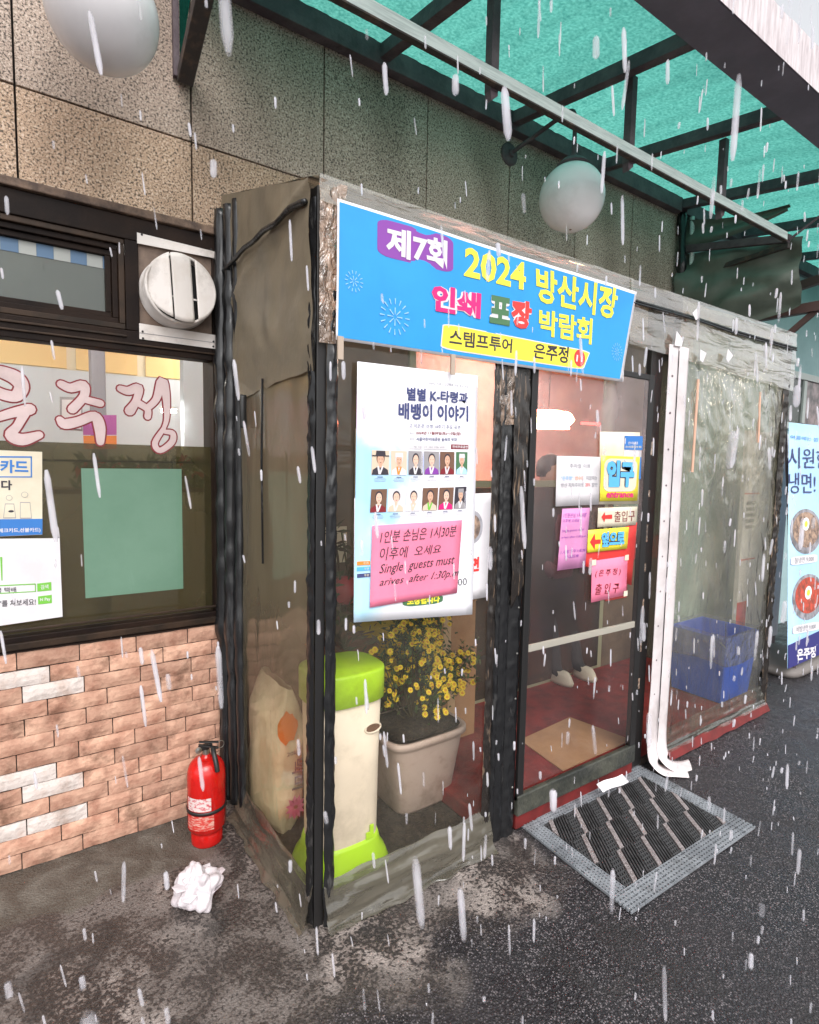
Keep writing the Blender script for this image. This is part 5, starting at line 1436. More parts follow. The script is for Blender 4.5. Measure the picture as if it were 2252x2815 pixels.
t = notice('red_board', 'plain red board behind the notices at the right edge of the clear door', [(1.209, 1.146), (1.565, 1.218), (1.547, 0.932), (1.216, 1.05)], M['red'], -.0012, 'board')

# ------------------------------------------------------------------ fire extinguisher
fx = thing('fire_extinguisher', (-.157, -.20, 0), 'red fire extinguisher with black valve standing beside the brick wall', 'fire extinguisher')
EX, EY, R_E = -.157, -.20, .070
MB().lathe((EX, EY, 0), [(.0, .0), (.055, .0), (.058, .006), (.057, .045), (.054, .05), (.060, .056), (R_E, .07), (R_E, .262), (R_E * .985, .280), (R_E * .93, .298), (R_E * .82, .314), (R_E * .64, .326), (R_E * .40, .333), (.016, .336), (.016, .345), (0, .345)], 40).build('cylinder', M['red_gloss'], fx, smooth=True)
o = MB().lathe((EX, EY, 0), [(R_E + .0005, .138), (R_E + .003, .139), (R_E + .003, .150), (R_E + .0005, .151)], 40).build('strap', M['rubber'], fx, smooth=True)
MB().tube([(EX, EY, .34), (EX, EY, .365)], .013, 14).build('valve_neck', M['chrome'], fx)
MB().beam((EX - .028, EY - .004, .372), (EX + .022, EY + .0, .378), .020, .018).build('valve_body', M['rubber'], fx, bevel=.003)
MB().beam((EX - .030, EY - .010, .392), (EX + .040, EY - .02, .366), .014, .006).build('carry_handle', M['rubber'], fx, bevel=.002)
MB().beam((EX - .028, EY - .008, .402), (EX + .042, EY - .018, .388), .014, .005).build('squeeze_lever', M['rubber'], fx, bevel=.002)
MB().tube(smoothpts([(EX + .020, EY - .02, .37), (EX + .018, EY - .045, .355), (EX + .020, EY - .064, .325), (EX + .022, EY - .070, .300)], 6), .009, 10).build('hose', M['rubber'], fx, smooth=True)
MB().lathe((EX - .032, EY - .012, .374), [(.001, -.0), (.011, .0), (.012, .006), (.001, .008)], 16, axis='y').build('gauge', M['chrome'], fx)
MB().tube([(EX + .050 + .012 * math.cos(a), EY - .02, .378 + .014 * math.sin(a)) for a in [k * 2 * PI / 18 for k in range(19)]], .0015, 6).build('pull_ring', M['chrome'], fx)
def wrap(name, a0, a1, z0, z1, m):
    s = MB(); s.grid(lambda u, v: (EX + (R_E + .0012) * math.cos(a0 + (a1 - a0) * u), EY + (R_E + .0012) * math.sin(a0 + (a1 - a0) * u), z0 + (z1 - z0) * v), 16, 1)
    s.build(name, m, fx, smooth=True)
wrap('label', math.radians(190), math.radians(268), .155, .205, M['label_white'])
wrap('label', math.radians(188), math.radians(276), .080, .135, M['label_red'])

# crumpled tissue
cr = thing('crumpled_paper', (-.265, -.50, 0), 'crumpled white tissue lying on the ground in front of the brick wall', 'litter')
bm = bmesh.new(); bmesh.ops.create_icosphere(bm, subdivisions=5, radius=1.0)
mb = MB(); vs = []
for v in bm.verts:
    p = v.co
    r = .95 + .55 * noise.noise(p * 1.2 + Vector((5, 5, 5))) + .34 * abs(noise.noise(p * 2.3 + Vector((3, 1, 2)))) - .05 * abs(noise.noise(p * 6 + Vector((1, 7, 2))))
    q = Vector((p.x * .062 * r, p.y * .060 * r, p.z * .070 * r))
    vs.append((-.265 + q.x, -.50 + q.y, max(.002, .052 + q.z)))
mb.add(vs, [tuple(v.index for v in f.verts) for f in bm.faces]); bm.free()
mb.build('tissue_body', M['tissue'], cr, smooth=True)
fl_ = MB()
for k in range(7):
    a = k * 2.3 + 1.0; c = Vector((-.265 + .05 * math.cos(a), -.50 + .05 * math.sin(a), .05 + .028 * math.sin(k * 1.7)))
    d = Vector((math.cos(a), math.sin(a), random.uniform(-.3, .8))).normalized(); s_ = d.cross(Vector((0, 0, 1))).normalized()
    fl_.add([c - s_ * .025, c + s_ * .028, c + d * .035 + s_ * .012 + Vector((0, 0, .006)), c + d * .030 - s_ * .016], [(0, 1, 2), (0, 2, 3)])
fl_.build('tissue_fold', M['tissue'], cr, fixn=False)

# ------------------------------------------------------------------ doormat
mt = thing('entrance_mat', (1.32, -1.06, 0), 'grey framed mat of black ribbed and perforated tiles on the asphalt before the door', 'doormat')
ang = math.atan2(-.012, .82)
A = Vector((.888, -1.338)); ex = Vector((.99988, -.0155)); ey = Vector((.052, .9986))
ML, MD = .828, .553
def mp_(u, v, z): p = A + ex * u + ey * v; return (p.x, p.y, z)
def mbox(mb, u0, u1, v0, v1, z0, z1):
    vs = [mp_(u0, v0, z0), mp_(u1, v0, z0), mp_(u1, v1, z0), mp_(u0, v1, z0), mp_(u0, v0, z1), mp_(u1, v0, z1), mp_(u1, v1, z1), mp_(u0, v1, z1)]
    mb.add(vs, [(0, 3, 2, 1), (4, 5, 6, 7), (0, 1, 5, 4), (1, 2, 6, 5), (2, 3, 7, 6), (3, 0, 4, 7)])
FWf = .078
# sloped edging with rows of slots
def edging(name, u0, u1, v0, v1, horiz, n):
    mb = MB()
    mbox(mb, u0, u1, v0, v1, .001, .004)
    # lattice: bars between slot rows raised above the dark base
    rowsn = 5
    mbm = MB()
    if horiz:
        h = (v1 - v0) / rowsn
        for i in range(rowsn + 1):
            c = v0 + i * h; mbox(mbm, u0, u1, max(v0, c - h * .27), min(v1, c + h * .27), .004, .0125)
        m = n * 5
        for k in range(m + 1):
            c = u0 + (u1 - u0) * k / m
            for i in range(rowsn):
                off = (.5 if i % 2 else 0) * (u1 - u0) / m
                a = c + off - .0035
                if a < u0 or a + .007 > u1: continue
                mbox(mbm, a, a + .007, v0 + i * h + h * .27, v0 + (i + 1) * h - h * .27, .004, .0122)
    else:
        h = (u1 - u0) / rowsn
        for i in range(rowsn + 1):
            c = u0 + i * h; mbox(mbm, max(u0, c - h * .27), min(u1, c + h * .27), v0, v1, .004, .0125)
        m = n * 5
        for k in range(m + 1):
            c = v0 + (v1 - v0) * k / m
            for i in range(rowsn):
                off = (.5 if i % 2 else 0) * (v1 - v0) / m
                a = c + off - .0035
                if a < v0 or a + .007 > v1: continue
                mbox(mbm, u0 + i * h + h * .27, u0 + (i + 1) * h - h * .27, a, a + .007, .004, .0122)
    e = mbm.build(name, M['mat_grey'], mt)
    mb.build('slot_base', M['mat_black'], e)
U = [0, .078, .246, .414, .582, .750, .828]
Vv = [0, .078, .210, .343, .475, .553]
for i in range(1, 5):
    edging('edge_tile', U[i] + .001, U[i + 1] - .001, 0, .077, True, 2)
    edging('edge_tile', U[i] + .001, U[i + 1] - .001, .476, .553, True, 2)
for j in range(1, 4):
    edging('edge_tile', 0, .077, Vv[j] + .001, Vv[j + 1] - .001, False, 2)
    edging('edge_tile', .751, .828, Vv[j] + .001, Vv[j + 1] - .001, False, 2)
for (a, b) in ((0, 0), (.751, 0), (0, .476), (.751, .476)):
    edging('corner_tile', a, a + .077, b, b + .077, True, 1)
def clip_poly(poly, lo, hi, ax):
    for (lim, sg) in ((lo, 1), (hi, -1)):
        out = []
        for i in range(len(poly)):
            p, q = poly[i], poly[(i + 1) % len(poly)]
            pi, qi = (p[ax] - lim) * sg >= 0, (q[ax] - lim) * sg >= 0
            if pi: out.append(p)
            if pi != qi:
                t = (lim - p[ax]) / (q[ax] - p[ax]); out.append((p[0] + (q[0] - p[0]) * t, p[1] + (q[1] - p[1]) * t))
        poly = out
        if not poly: return []
    return poly
def mprism(mb, poly, z0, z1):
    n = len(poly)
    if n < 3: return
    vs = [mp_(p[0], p[1], z0) for p in poly] + [mp_(p[0], p[1], z1) for p in poly]
    mb.add(vs, [tuple(range(n - 1, -1, -1)), tuple(range(n, 2 * n))] + [(i, (i + 1) % n, (i + 1) % n + n, i + n) for i in range(n)])
SH = .62      # lean of the stripes across each row
rowsV = [(.343, .475), (.210, .343), (.078, .210)]
PT = .150
for ri, (v0, v1) in enumerate(rowsV):
    base = .13 + .045 * ri
    for k in range(-3, 7):
        c0 = base + PT * k
        mb = MB()
        def band(a, b, z0, z1, mi):
            poly = [(a + (v0 - v0) * SH, v0), (b, v0), (b + (v1 - v0) * SH, v1), (a + (v1 - v0) * SH, v1)]
            poly = clip_poly(poly, .079, .749, 0)
            if len(poly) >= 3:
                ar = abs(sum(poly[i][0] * poly[(i + 1) % len(poly)][1] - poly[(i + 1) % len(poly)][0] * poly[i][1] for i in range(len(poly))) / 2)
                if ar > 2e-5:
                    mb.cur = mi; mprism(mb, poly, z0, z1); return True
            return False
        any_ = band(c0, c0 + PT - .002, .001, .006, 0)
        if not any_: continue
        band(c0 + .050, c0 + .072, .006, .0165, 1)
        for q in range(5): band(c0 + .080 + q * .014, c0 + .080 + q * .014 + .0075, .006, .0155, 0)
        for q in range(4): band(c0 + .004 + q * .0115, c0 + .004 + q * .0115 + .006, .006, .0115, 2)
        for q in range(8):
            vv = v0 + (v1 - v0) * (q + .3) / 8
            poly = [(c0 + .002 + (vv - v0) * SH, vv), (c0 + .048 + (vv - v0) * SH, vv), (c0 + .048 + (vv - v0) * SH, vv + .005), (c0 + .002 + (vv - v0) * SH, vv + .005)]
            poly = clip_poly(poly, .079, .749, 0)
            mb.cur = 2; mprism(mb, poly, .006, .0118)
        mb.build('mat_tile', [M['mat_black'], M['mat_beige'], M['mat_dim']], mt)
o = MB().add([(1.60, -.86, .012), (1.66, -.90, .01), (1.50, -.93, .012), (1.44, -.90, .014)], [(0, 1, 2, 3)])
wp = MB(); wp.grid(lambda u, v: (1.32 + .17 * u, -.872 - .035 * v - .01 * u, .082 - .02 * v + .004 * math.sin(u * 6)), 8, 3)
tag(wp.build('paper_strip', M['white'], smooth=True), 'small white paper strip stuck on the red threshold behind the mat', 'paper')

# ------------------------------------------------------------------ things stored in the porch
bn2 = thing('lidded_bin', (.205, -.60, .03), 'tall ivory plastic bin with lime green lid and lime green base behind the vinyl corner', 'bin')
bx_, by_ = .205, -.605
def sup(r, n=44, e=3.2, sx=1.0, sy=.86):
    out = []
    for k in range(n):
        a = 2 * PI * k / n
        c, s = math.cos(a), math.sin(a)
        out.append((r * sx * (abs(c) ** (2 / e)) * (1 if c >= 0 else -1), r * sy * (abs(s) ** (2 / e)) * (1 if s >= 0 else -1)))
    return out
def superlathe(name, prof, m, parent, cx, cy, e=3.2, sx=1.0, sy=.86, z0=0.0, caps=True):
    mb = MB(); n = 44; vs = []; fs = []
    for r, h in prof:
        vs += [(cx + p[0], cy + p[1], z0 + h) for p in sup(r, n, e, sx, sy)]
    for i in range(len(prof) - 1):
        for k in range(n):
            a = i * n + k; b = i * n + (k + 1) % n
            fs.append((a, b, b + n, a + n))
    if caps: fs.append(tuple(range(n - 1, -1, -1))); fs.append(tuple((len(prof) - 1) * n + k for k in range(n)))
    mb.add(vs, fs)
    return mb.build(name, m, parent, smooth=True)
superlathe('bin_body', [(.118, .10), (.121, .13), (.124, .40), (.130, .66)], M['bin_white'], bn2, bx_, by_)
superlathe('bin_base', [(.165, .0), (.166, .03), (.152, .07), (.134, .10), (.129, .125), (.124, .14)], M['lime'], bn2, bx_, by_)
superlathe('bin_lid', [(.134, .640), (.140, .643), (.141, .742), (.139, .750), (.130, .753), (.0005, .755)], M['lime'], bn2, bx_, by_)
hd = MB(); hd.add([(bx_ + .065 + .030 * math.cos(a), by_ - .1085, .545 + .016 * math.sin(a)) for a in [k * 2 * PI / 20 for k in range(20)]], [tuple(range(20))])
hd2 = MB(); hd2.tube([(bx_ + .065 + .032 * math.cos(a), by_ - .1088, .545 + .017 * math.sin(a)) for a in [k * 2 * PI / 20 for k in range(21)]], .0035, 6)
hh_ = hd2.build('hand_hole', M['bin_white'], bn2, smooth=True)
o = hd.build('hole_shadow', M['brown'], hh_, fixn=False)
MB().prism([(bx_ + .045, .14), (bx_ + .075, .14), (bx_ + .075, .19), (bx_ + .060, .19), (bx_ + .060, .165), (bx_ + .045, .165)], by_ - .1085, by_ - .1045).build('latch', M['lime'], bn2)
# base wrapped in a lime bag lying at the left
# chrysanthemum in mauve planter
pt = thing('chrysanthemum_pot', (.62, -.42, .03), 'yellow flowering chrysanthemum bush in a mauve square plastic tub', 'potted plant')
superlathe('planter', [(.125, .0), (.140, .02), (.178, .285), (.182, .300), (.196, .305), (.196, .330), (.182, .332), (.176, .318)], M['planter'], pt, .645, -.44, e=5, sx=1.0, sy=.80, z0=.03, caps=True)
superlathe('soil', [(.176, .335), (.10, .350), (.0005, .355)], M['soil'], pt, .645, -.44, e=5, sx=.98, sy=.78, z0=.03)
random.seed(21)
lf = MB(); fp = MB(); fc = MB(); stm = MB()
clumps = []
for k in range(60):
    t = random.random(); z = .40 + .50 * (t ** .8)
    rr = .19 * (1 - ((z - .44) / .50) ** 1.6 if z > .44 else .8)
    a = random.uniform(0, 2 * PI); r = rr * math.sqrt(random.random())
    clumps.append(Vector((.655 + r * math.cos(a) + (.04 if z < .6 else 0), -.43 + .75 * r * math.sin(a), z)))
clumps += [Vector((.90, -.42, .60)), Vector((.94, -.43, .58)), Vector((.86, -.45, .52)), Vector((.47, -.46, .66))]
for c in clumps:
    stm.tube(smoothpts([(.645, -.43, .36), ((.645 + c.x) / 2, (-.43 + c.y) / 2, (.30 + c.z) / 2), tuple(c)], 3), .003, 5)
    for j in range(75):
        p = c + Vector((random.gauss(0, .034), random.gauss(0, .034), random.gauss(0, .034)))
        d = Vector((random.uniform(-1, 1), random.uniform(-1, 1), random.uniform(-.5, 1))).normalized() * random.uniform(.010, .019)
        s = d.cross(Vector((random.random(), random.random(), 1))).normalized() * d.length * .45
        lf.add([p - d, p - d * .1 + s, p + d, p - d * .1 - s], [(0, 1, 2, 3)])
nfl = 0
while nfl < 400:
    c = random.choice(clumps)
    p = c + Vector((random.gauss(0, .035), random.gauss(-.03, .03), random.gauss(.01, .035)))
    if p.z < .42: continue
    nrm = (Vector((-.35, -1, .55)) + Vector((random.uniform(-.5, .5), random.uniform(-.3, .3), random.uniform(-.4, .4)))).normalized()
    s = nrm.orthogonal().normalized(); u = nrm.cross(s)
    R0 = random.uniform(.011, .0165)
    npet = 12
    for k in range(npet):
        a = 2 * PI * k / npet; a2 = a + .22; a0 = a - .22
        dd = lambda b: s * math.cos(b) + u * math.sin(b)
        fp.add([p + nrm * .002, p + dd(a0) * R0 * .7 + nrm * .004, p + dd(a) * R0 + nrm * .001, p + dd(a2) * R0 * .7 + nrm * .004], [(0, 1, 2, 3)])
    fc.add([p + nrm * .0055 + (s * math.cos(b) + u * math.sin(b)) * R0 * .42 for b in [2 * PI * k / 8 for k in range(8)]], [tuple(range(8))])
    nfl += 1
tag(lf.build('foliage', M['leaf'], pt, fixn=False), kind='stuff')
tag(fp.build('petal', M['petal'], pt, fixn=False), kind='stuff')
tag(fc.build('flower_centre', M['petal_core'], pt, fixn=False), kind='stuff')
stm.build('stem', M['stem'], pt)
# terracotta pot with red balloon-like bulb
tp_ = thing('red_plant_pot', (.40, -.22, .03), 'brown pot with a dark plant and a round red ornament behind the ivory bin', 'potted plant')
MB().lathe((.40, -.25, .34), [(.085, 0), (.10, .15), (.135, .30), (.150, .31), (.152, .345), (.140, .347), (.132, .33), (.0, .325)], 32).build('pot', M['terracotta'], tp_, smooth=True)
MB().box((.27, -.38, .03), (.55, -.10, .34)).build('pot_stand', M['bark'], tp_, bevel=.005)
tw = MB(); random.seed(5)
for k in range(16):
    a = random.uniform(0, 2 * PI); e = Vector((.42 + .14 * math.cos(a), -.24 + .10 * math.sin(a), random.uniform(.72, 1.35)))
    tw.tube(smoothpts([(.41, -.25, .66), (.41 + (e.x - .41) * .3, -.25, .66 + (e.z - .66) * .6), tuple(e)], 4), .004, 5)
    for j in range(14):
        t = random.uniform(.3, 1); p = Vector((.41, -.25, .66)).lerp(e, t) + Vector((random.gauss(0, .03), random.gauss(0, .03), random.gauss(0, .03)))
        d = Vector((random.uniform(-1, 1), random.uniform(-1, 1), random.uniform(-.8, .6))).normalized() * .035; s = d.orthogonal().normalized() * .010
        tw.add([p - d, p + s, p + d, p - s], [(0, 1, 2, 3)])
tw.build('branches', mat('dry_brown_leaf', (0.10, 0.05, 0.03), 0.7, c2=(0.06, 0.09, 0.03), ns=9), tp_, fixn=False)
MB().lathe((.415, -.24, .92), [(.0005, -.062)] + [(.060 * math.sin(PI * k / 14), -.062 * math.cos(PI * k / 14)) for k in range(1, 14)] + [(.0005, .062)], 24).build('red_ornament', mat('ornament_red', (0.45, 0.03, 0.05), 0.5), tp_, smooth=True)
# posters on the inner wall
for (q, m_, lb) in (([(.08, 1.72), (.43, 1.72), (.43, 1.40), (.08, 1.40)], M['red_ink'], 'dark red poster on the inner wall of the porch'), ([(.44, 1.16), (.56, 1.16), (.56, .99), (.44, .99)], M['paper_cream'], 'small pale notice low on the inner wall behind the dark plant'), ([(.60, 1.62), (.86, 1.62), (.86, 1.22), (.60, 1.22)], M['beige'], 'faded tan poster on the inner wall right of the portrait poster')):
    o = MB().prism(q, .018, .024).build('wall_poster', m_); tag(o, lb, 'poster')
for (x0, x1, z0, z1, y0, y1, lb, nm, m_, cat) in ((.86, 1.16, .03, .56, -.25, .0, 'large brown cardboard box behind the chrysanthemum', 'cardboard_box', 'cardboard', 'box'), (.80, 1.12, .565, .80, -.28, -.02, 'smaller brown carton on top of the large cardboard box', 'cardboard_box', 'cardboard', 'box'), (.50, .79, .40, .70, -.16, .0, 'yellow plastic crate behind the chrysanthemum', 'yellow_crate', 'yellow_plastic', 'crate')):
    t = thing(nm, ((x0 + x1) / 2, (y0 + y1) / 2, z0), lb, cat)
    MB().box((x0, y0, z0), (x1, y1, z1)).build('box_body', M[m_], t, bevel=.004)
    if nm == 'cardboard_box':
        MB().box((x0 + .12, y0 - .001, z0 + .001), (x0 + .165, y0 - .0002, z1 - .001)).build('tape', M['tape'], t)
        MB().box((x0 + .03, y0 - .001, z1 - .10), (x0 + .10, y0 - .0002, z1 - .05)).build('box_print', M['brown'], t)
        MB().box((x0 - .001, y0 - .004, z1 - .002), (x1 + .001, y0 + .05, z1 + .003)).build('flap', M['cardboard'], t)
    else:
        rb = MB()
        for k in range(4): rb.box((x0 - .002, y0 - .006, z0 + .02 + k * .07), (x1 + .002, y0 - .0005, z0 + .05 + k * .07))
        rb.build_each('rib', M['yellow_plastic'], t)
MB()
t = thing('crate_stand', (.64, -.1, .03), 'dark wooden stool carrying the yellow crate', 'stool')
MB().box((.50, -.18, .365), (.79, .0, .395)).build('seat', M['bark'], t, bevel=.004)
for (x, y) in ((.52, -.16), (.77, -.16), (.52, -.02), (.77, -.02)): MB().box((x - .015, y - .015, .031), (x + .015, y + .015, .364)).build('leg', M['bark'], t)
# sack of rice at the left
sk = thing('rice_sack', (.09, -.22, .03), 'cream woven rice sack with orange and pink flower print leaning in the corner', 'sack')
s = MB()
def sackf(u, v):
    a = 2 * PI * u
    c, n_ = math.cos(a), math.sin(a)
    e = 2 / 3.6
    c = math.copysign(abs(c) ** e, c); n_ = math.copysign(abs(n_) ** e, n_)
    top = 1 - .10 * max(0, v - .90) / .10
    r1 = .172 * (1 - .10 * abs(2 * v - 1) ** 6) * top
    r2 = .070 * (1 - .80 * max(0, v - .78) / .22) * (1 - .45 * max(0, .08 - v) / .08)
    k = 1 + .07 * noise.noise((c * 2, n_ * 2, v * 5)) + .03 * math.sin(v * 17 + n_ * 3)
    return (.105 + r2 * c * k + .02 * (v - .5), -.215 + r1 * n_ * k - .02 * math.sin(v * 3), .032 + .56 * v + .015 * noise.noise((n_ * 3, 1, 0)) * v)
s.grid(sackf, 48, 40)
s.build('sack_body', M['sack'], sk, smooth=True)
def side_print(poly, m, x=-.0, name='print', dx=.0):
    mb = MB()
    mb.add([(p[0], -.403 - .010 * math.cos((p[0] - .105) / .07), p[1]) for p in poly], [tuple(range(len(poly)))])
    return mb.build(name, m, sk, fixn=False)
SX = .020
def blob(c, r, n=18, amp=.25, seed=0, sz=1.0): return [(c[0] + r * (1 + amp * noise.noise((math.cos(k * 2 * PI / n) * 2, math.sin(k * 2 * PI / n) * 2, seed))) * math.cos(k * 2 * PI / n), c[1] + sz * r * (1 + amp * noise.noise((math.cos(k * 2 * PI / n) * 2, seed, 1))) * math.sin(k * 2 * PI / n)) for k in range(n)]
side_print(blob((.085, .47), .040, amp=.5, sz=1.5), M['orange'], SX)
mb = MB()
for k in range(11):
    a = k * 2 * PI / 11; c = Vector((.115, .150)); d = Vector((math.cos(a) * .85, math.sin(a))); s_ = Vector((-d.y, d.x)) * .010
    mb.add([(p.x, -.414, p.y) for p in (c + d * .006, c + d * .028 + s_, c + d * .050, c + d * .028 - s_)], [(0, 1, 2, 3)])
tag(mb.build('flower_print', mat('flower_pink', (0.62, 0.22, 0.42), 0.6), sk, fixn=False), kind='stuff')
vs_, fs_ = text_mesh('백미', .02)
x0 = min(v[0] for v in vs_); x1 = max(v[0] for v in vs_); y0 = min(v[1] for v in vs_); y1 = max(v[1] for v in vs_)
mb = MB()
mb.add([(.100 + .045 * (v[1] - y0) / (y1 - y0), -.4145, .22 + .12 * (1 - (v[0] - x0) / (x1 - x0))) for v in vs_], fs_)
mb.build('sack_lettering', M['grey_ink'], sk, fixn=False)
vs_, fs_ = text_mesh('20kg', .01)
x0 = min(v[0] for v in vs_); x1 = max(v[0] for v in vs_); y0 = min(v[1] for v in vs_); y1 = max(v[1] for v in vs_)
mb = MB()
mb.add([(.080 + .05 * (v[0] - x0) / (x1 - x0), -.4145, .355 + .02 * (v[1] - y0) / (y1 - y0)) for v in vs_], fs_)
mb.build('sack_lettering', M['grey_ink'], sk, fixn=False)

# blue recycling box under a clear bag
bb = thing('blue_bin', (3.0, -.6, .05), 'blue square plastic bin with a clear bag over its rim inside the right vinyl panel', 'bin')
s = MB()
bq0 = [(2.60, -.76), (2.93, -.76), (2.93, -.46), (2.60, -.46)]
bq1 = [(2.56, -.79), (2.955, -.79), (2.955, -.44), (2.56, -.44)]
s.add([(p[0], p[1], .105) for p in bq0] + [(p[0], p[1], .50) for p in bq1] + [(p[0] * .96 + 2.757 * .04, p[1] * .96 - .615 * .04, .50) for p in bq1] + [(p[0], p[1], .14) for p in bq0],
      [(3, 2, 1, 0)] + [(i, (i + 1) % 4, (i + 1) % 4 + 4, i + 4) for i in range(4)] + [(i + 4, (i + 1) % 4 + 4, (i + 1) % 4 + 8, i + 8) for i in range(4)] + [(i + 8, (i + 1) % 4 + 8, (i + 1) % 4 + 12, i + 12) for i in range(4)] + [(12, 13, 14, 15)])
s.build('bin_body', M['blue_plastic'], bb, bevel=.006)
s = MB()
def bagf(u, v):
    k = u * 4; i = int(k) % 4; t = k - int(k)
    p = Vector(bq1[i]).lerp(Vector(bq1[(i + 1) % 4]), t)
    c = Vector((2.757, -.615)); d = (p - c)
    e = 1.03 + .025 * noise.noise((u * 12, v * 5, 1))
    zz = .52 - .17 * v - .03 * (noise.noise((u * 5, 0, 3)) + .3) * v
    return (c.x + d.x * e, c.y + d.y * e, zz)
s.grid(bagf, 48, 8)
s.build('clear_bag', M['vinyl_bag'], bb, smooth=True)

# inner wall items behind the right panel
for (q, m_, lb) in (([(2.60, 1.55), (2.95, 1.55), (2.95, .98), (2.60, .98)], mat('poster_green_pale', (0.30, 0.42, 0.34), 0.7), 'pale green poster dim behind the right vinyl panel'), ([(2.62, .97), (3.02, .97), (3.02, .80), (2.62, .84)], M['red_ink'], 'torn red paper dim behind the right vinyl panel'), ([(2.56, .75), (2.80, .75), (2.80, .55), (2.56, .55)], M['red_ink'], 'small red sheet low behind the right vinyl panel')):
    o = MB().prism(q, .018, .024).build('wall_poster', m_); tag(o, lb, 'poster')

# ------------------------------------------------------------------ person inside
pe = thing('person', (2.0, .05, .10), 'person in dark trousers and plum jacket standing inside behind the clear door, pale shoes', 'person')
def skin_body(name, verts, edges, radii, m, parent, sub=2, root=0):
    me = bpy.data.meshes.new(name)
    off = wloc(parent)
    me.from_pydata([Vector(v) - off for v in verts], edges, [])
    me.materials.append(m)
    o = bpy.data.objects.new(name, me); col.objects.link(o); o.parent = parent
    sk_ = o.modifiers.new('skin', 'SKIN')
    for i, r in enumerate(radii): me.skin_vertices[0].data[i].radius = (r, r) if not isinstance(r, tuple) else r
    me.skin_vertices[0].data[root].use_root = True
    sk_.use_smooth_shade = True
    sb = o.modifiers.new('sub', 'SUBSURF'); sb.levels = sub; sb.render_levels = sub
    return o
px, py_ = 2.14, .12
vv_ = [(px, py_, .82), (px - .01, py_, .98), (px - .04, py_, 1.17), (px - .06, py_ - .01, 1.26), (px - .08, py_ - .02, 1.31),
       (px - .09, py_ - .02, .78), (px - .08, py_ - .05, .47), (px - .06, py_ - .10, .17), (px - .08, py_ - .18, .135),
       (px + .10, py_, .78), (px + .12, py_ - .03, .47), (px + .13, py_ - .12, .17), (px + .11, py_ - .21, .135),
       (px - .20, py_, 1.15), (px - .22, py_ - .02, .92), (px - .13, py_ - .12, .80), (px + .12, py_, 1.15), (px + .18, py_ - .03, .92), (px + .17, py_ - .12, .78)]
ee_ = [(0, 1), (1, 2), (2, 3), (3, 4), (0, 5), (5, 6), (6, 7), (7, 8), (0, 9), (9, 10), (10, 11), (11, 12), (2, 13), (13, 14), (14, 15), (2, 16), (16, 17), (17, 18)]
rr_ = [(.15, .11), (.14, .10), (.16, .10), .055, .05, .085, .06, .042, .035, .085, .06, .042, .035, .055, .042, .03, .055, .042, .03]
skin_body('body', vv_, ee_, rr_, M['trouser'], pe)
MB().lathe((px - .08, py_ - .03, 1.405), [(.0005, -.115), (.045, -.10), (.066, -.06), (.078, .0), (.076, .05), (.055, .09), (.0005, .11)], 20, sy=1.15).build('head', M['skin'], pe, smooth=True)
MB().lathe((px - .08, py_ - .012, 1.425), [(.0005, -.05), (.080, -.03), (.088, .02), (.078, .07), (.05, .10), (.0005, .118)], 20, sy=1.1).build('hair', M['hair'], pe, smooth=True)
nz_ = MB(); nz_.add([(px - .088, py_ - .112, 1.385), (px - .072, py_ - .112, 1.385), (px - .08, py_ - .133, 1.388), (px - .08, py_ - .115, 1.425)], [(0, 1, 2), (0, 2, 3), (1, 3, 2)]); nz_.build('nose', M['skin'], pe)
for (cx, cy) in ((px - .07, py_ - .16), (px + .12, py_ - .19)):
    s = MB()
    s.lathe((cx, cy, .101), [(.0005, 0), (.045, .0), (.048, .02), (.040, .05), (.030, .075), (.0005, .08)], 20, sx=.9, sy=1.9)
    s.build('shoe', M['shoe'], pe, smooth=True)
jk = MB()
jk.lathe((px - .03, py_, .76), [(.165, 0), (.172, .07), (.160, .18), (.168, .34), (.160, .40), (.09, .47), (.05, .49)], 24, sx=1.12, sy=.72)
jk.build('jacket', M['jacket'], pe, smooth=True)
for (a, b, c) in ((13, 14, 15), (16, 17, 18)):
    MB().tube(smoothpts([vv_[a], vv_[b], vv_[c]], 6), [.062 - .0015 * k for k in range(13)], 12).build('sleeve', M['jacket'], pe, smooth=True)

# ------------------------------------------------------------------ right side: neighbour, tarp, standing sign
nb = thing('neighbour_building', (6.5, .3, 0), 'pale teal painted neighbouring building with a small white window beyond the porch', 'building')
MB().box((3.24, .01, 0), (12.5, .3, 3.21)).build('wall', M['teal_wall'], nb)
MB().box((3.24, .02, 3.28), (12.5, .3, 4.2)).build('wall', M['teal_wall'], nb)
nw = MB()
for a, b in (((4.75, -.03, 1.84), (6.9, .009, 1.90)), ((4.75, -.03, 2.30), (6.9, .009, 2.36)), ((5.32, -.03, 1.905), (5.38, .009, 2.295)), ((5.95, -.03, 1.905), (6.0, .009, 2.295)), ((4.75, -.03, 1.905), (4.80, .009, 2.295))):
    nw.box(a, b)
nwf = nw.build('window_frame', mat('neighbour_frame', (0.42, 0.44, 0.42), 0.5), nb, bevel=.004)
MB().box((4.80, -.012, 1.90), (5.32, -.006, 2.30)).build('pane', M['glass_grey'], nwf)
MB().box((5.38, -.012, 1.90), (6.9, -.006, 2.30)).build('pane', mat('lattice_dark', (0.06, 0.05, 0.05), 0.3, c2=(0.30, 0.22, 0.22), ns=9), nwf)
bar = thing('awning_arm', (3.4, -.1, 2.6), 'dark steel bracket arm with diagonal brace holding the neighbour awning', 'bracket')
MB().beam((3.30, -.02, 2.46), (3.42, -1.05, 2.48), .05, .06).build('arm', M['neigh_dark'], bar, bevel=.003)
MB().beam((3.34, -.40, 2.10), (3.40, -.80, 2.46), .03, .035).build('brace', M['neigh_dark'], bar, bevel=.003)
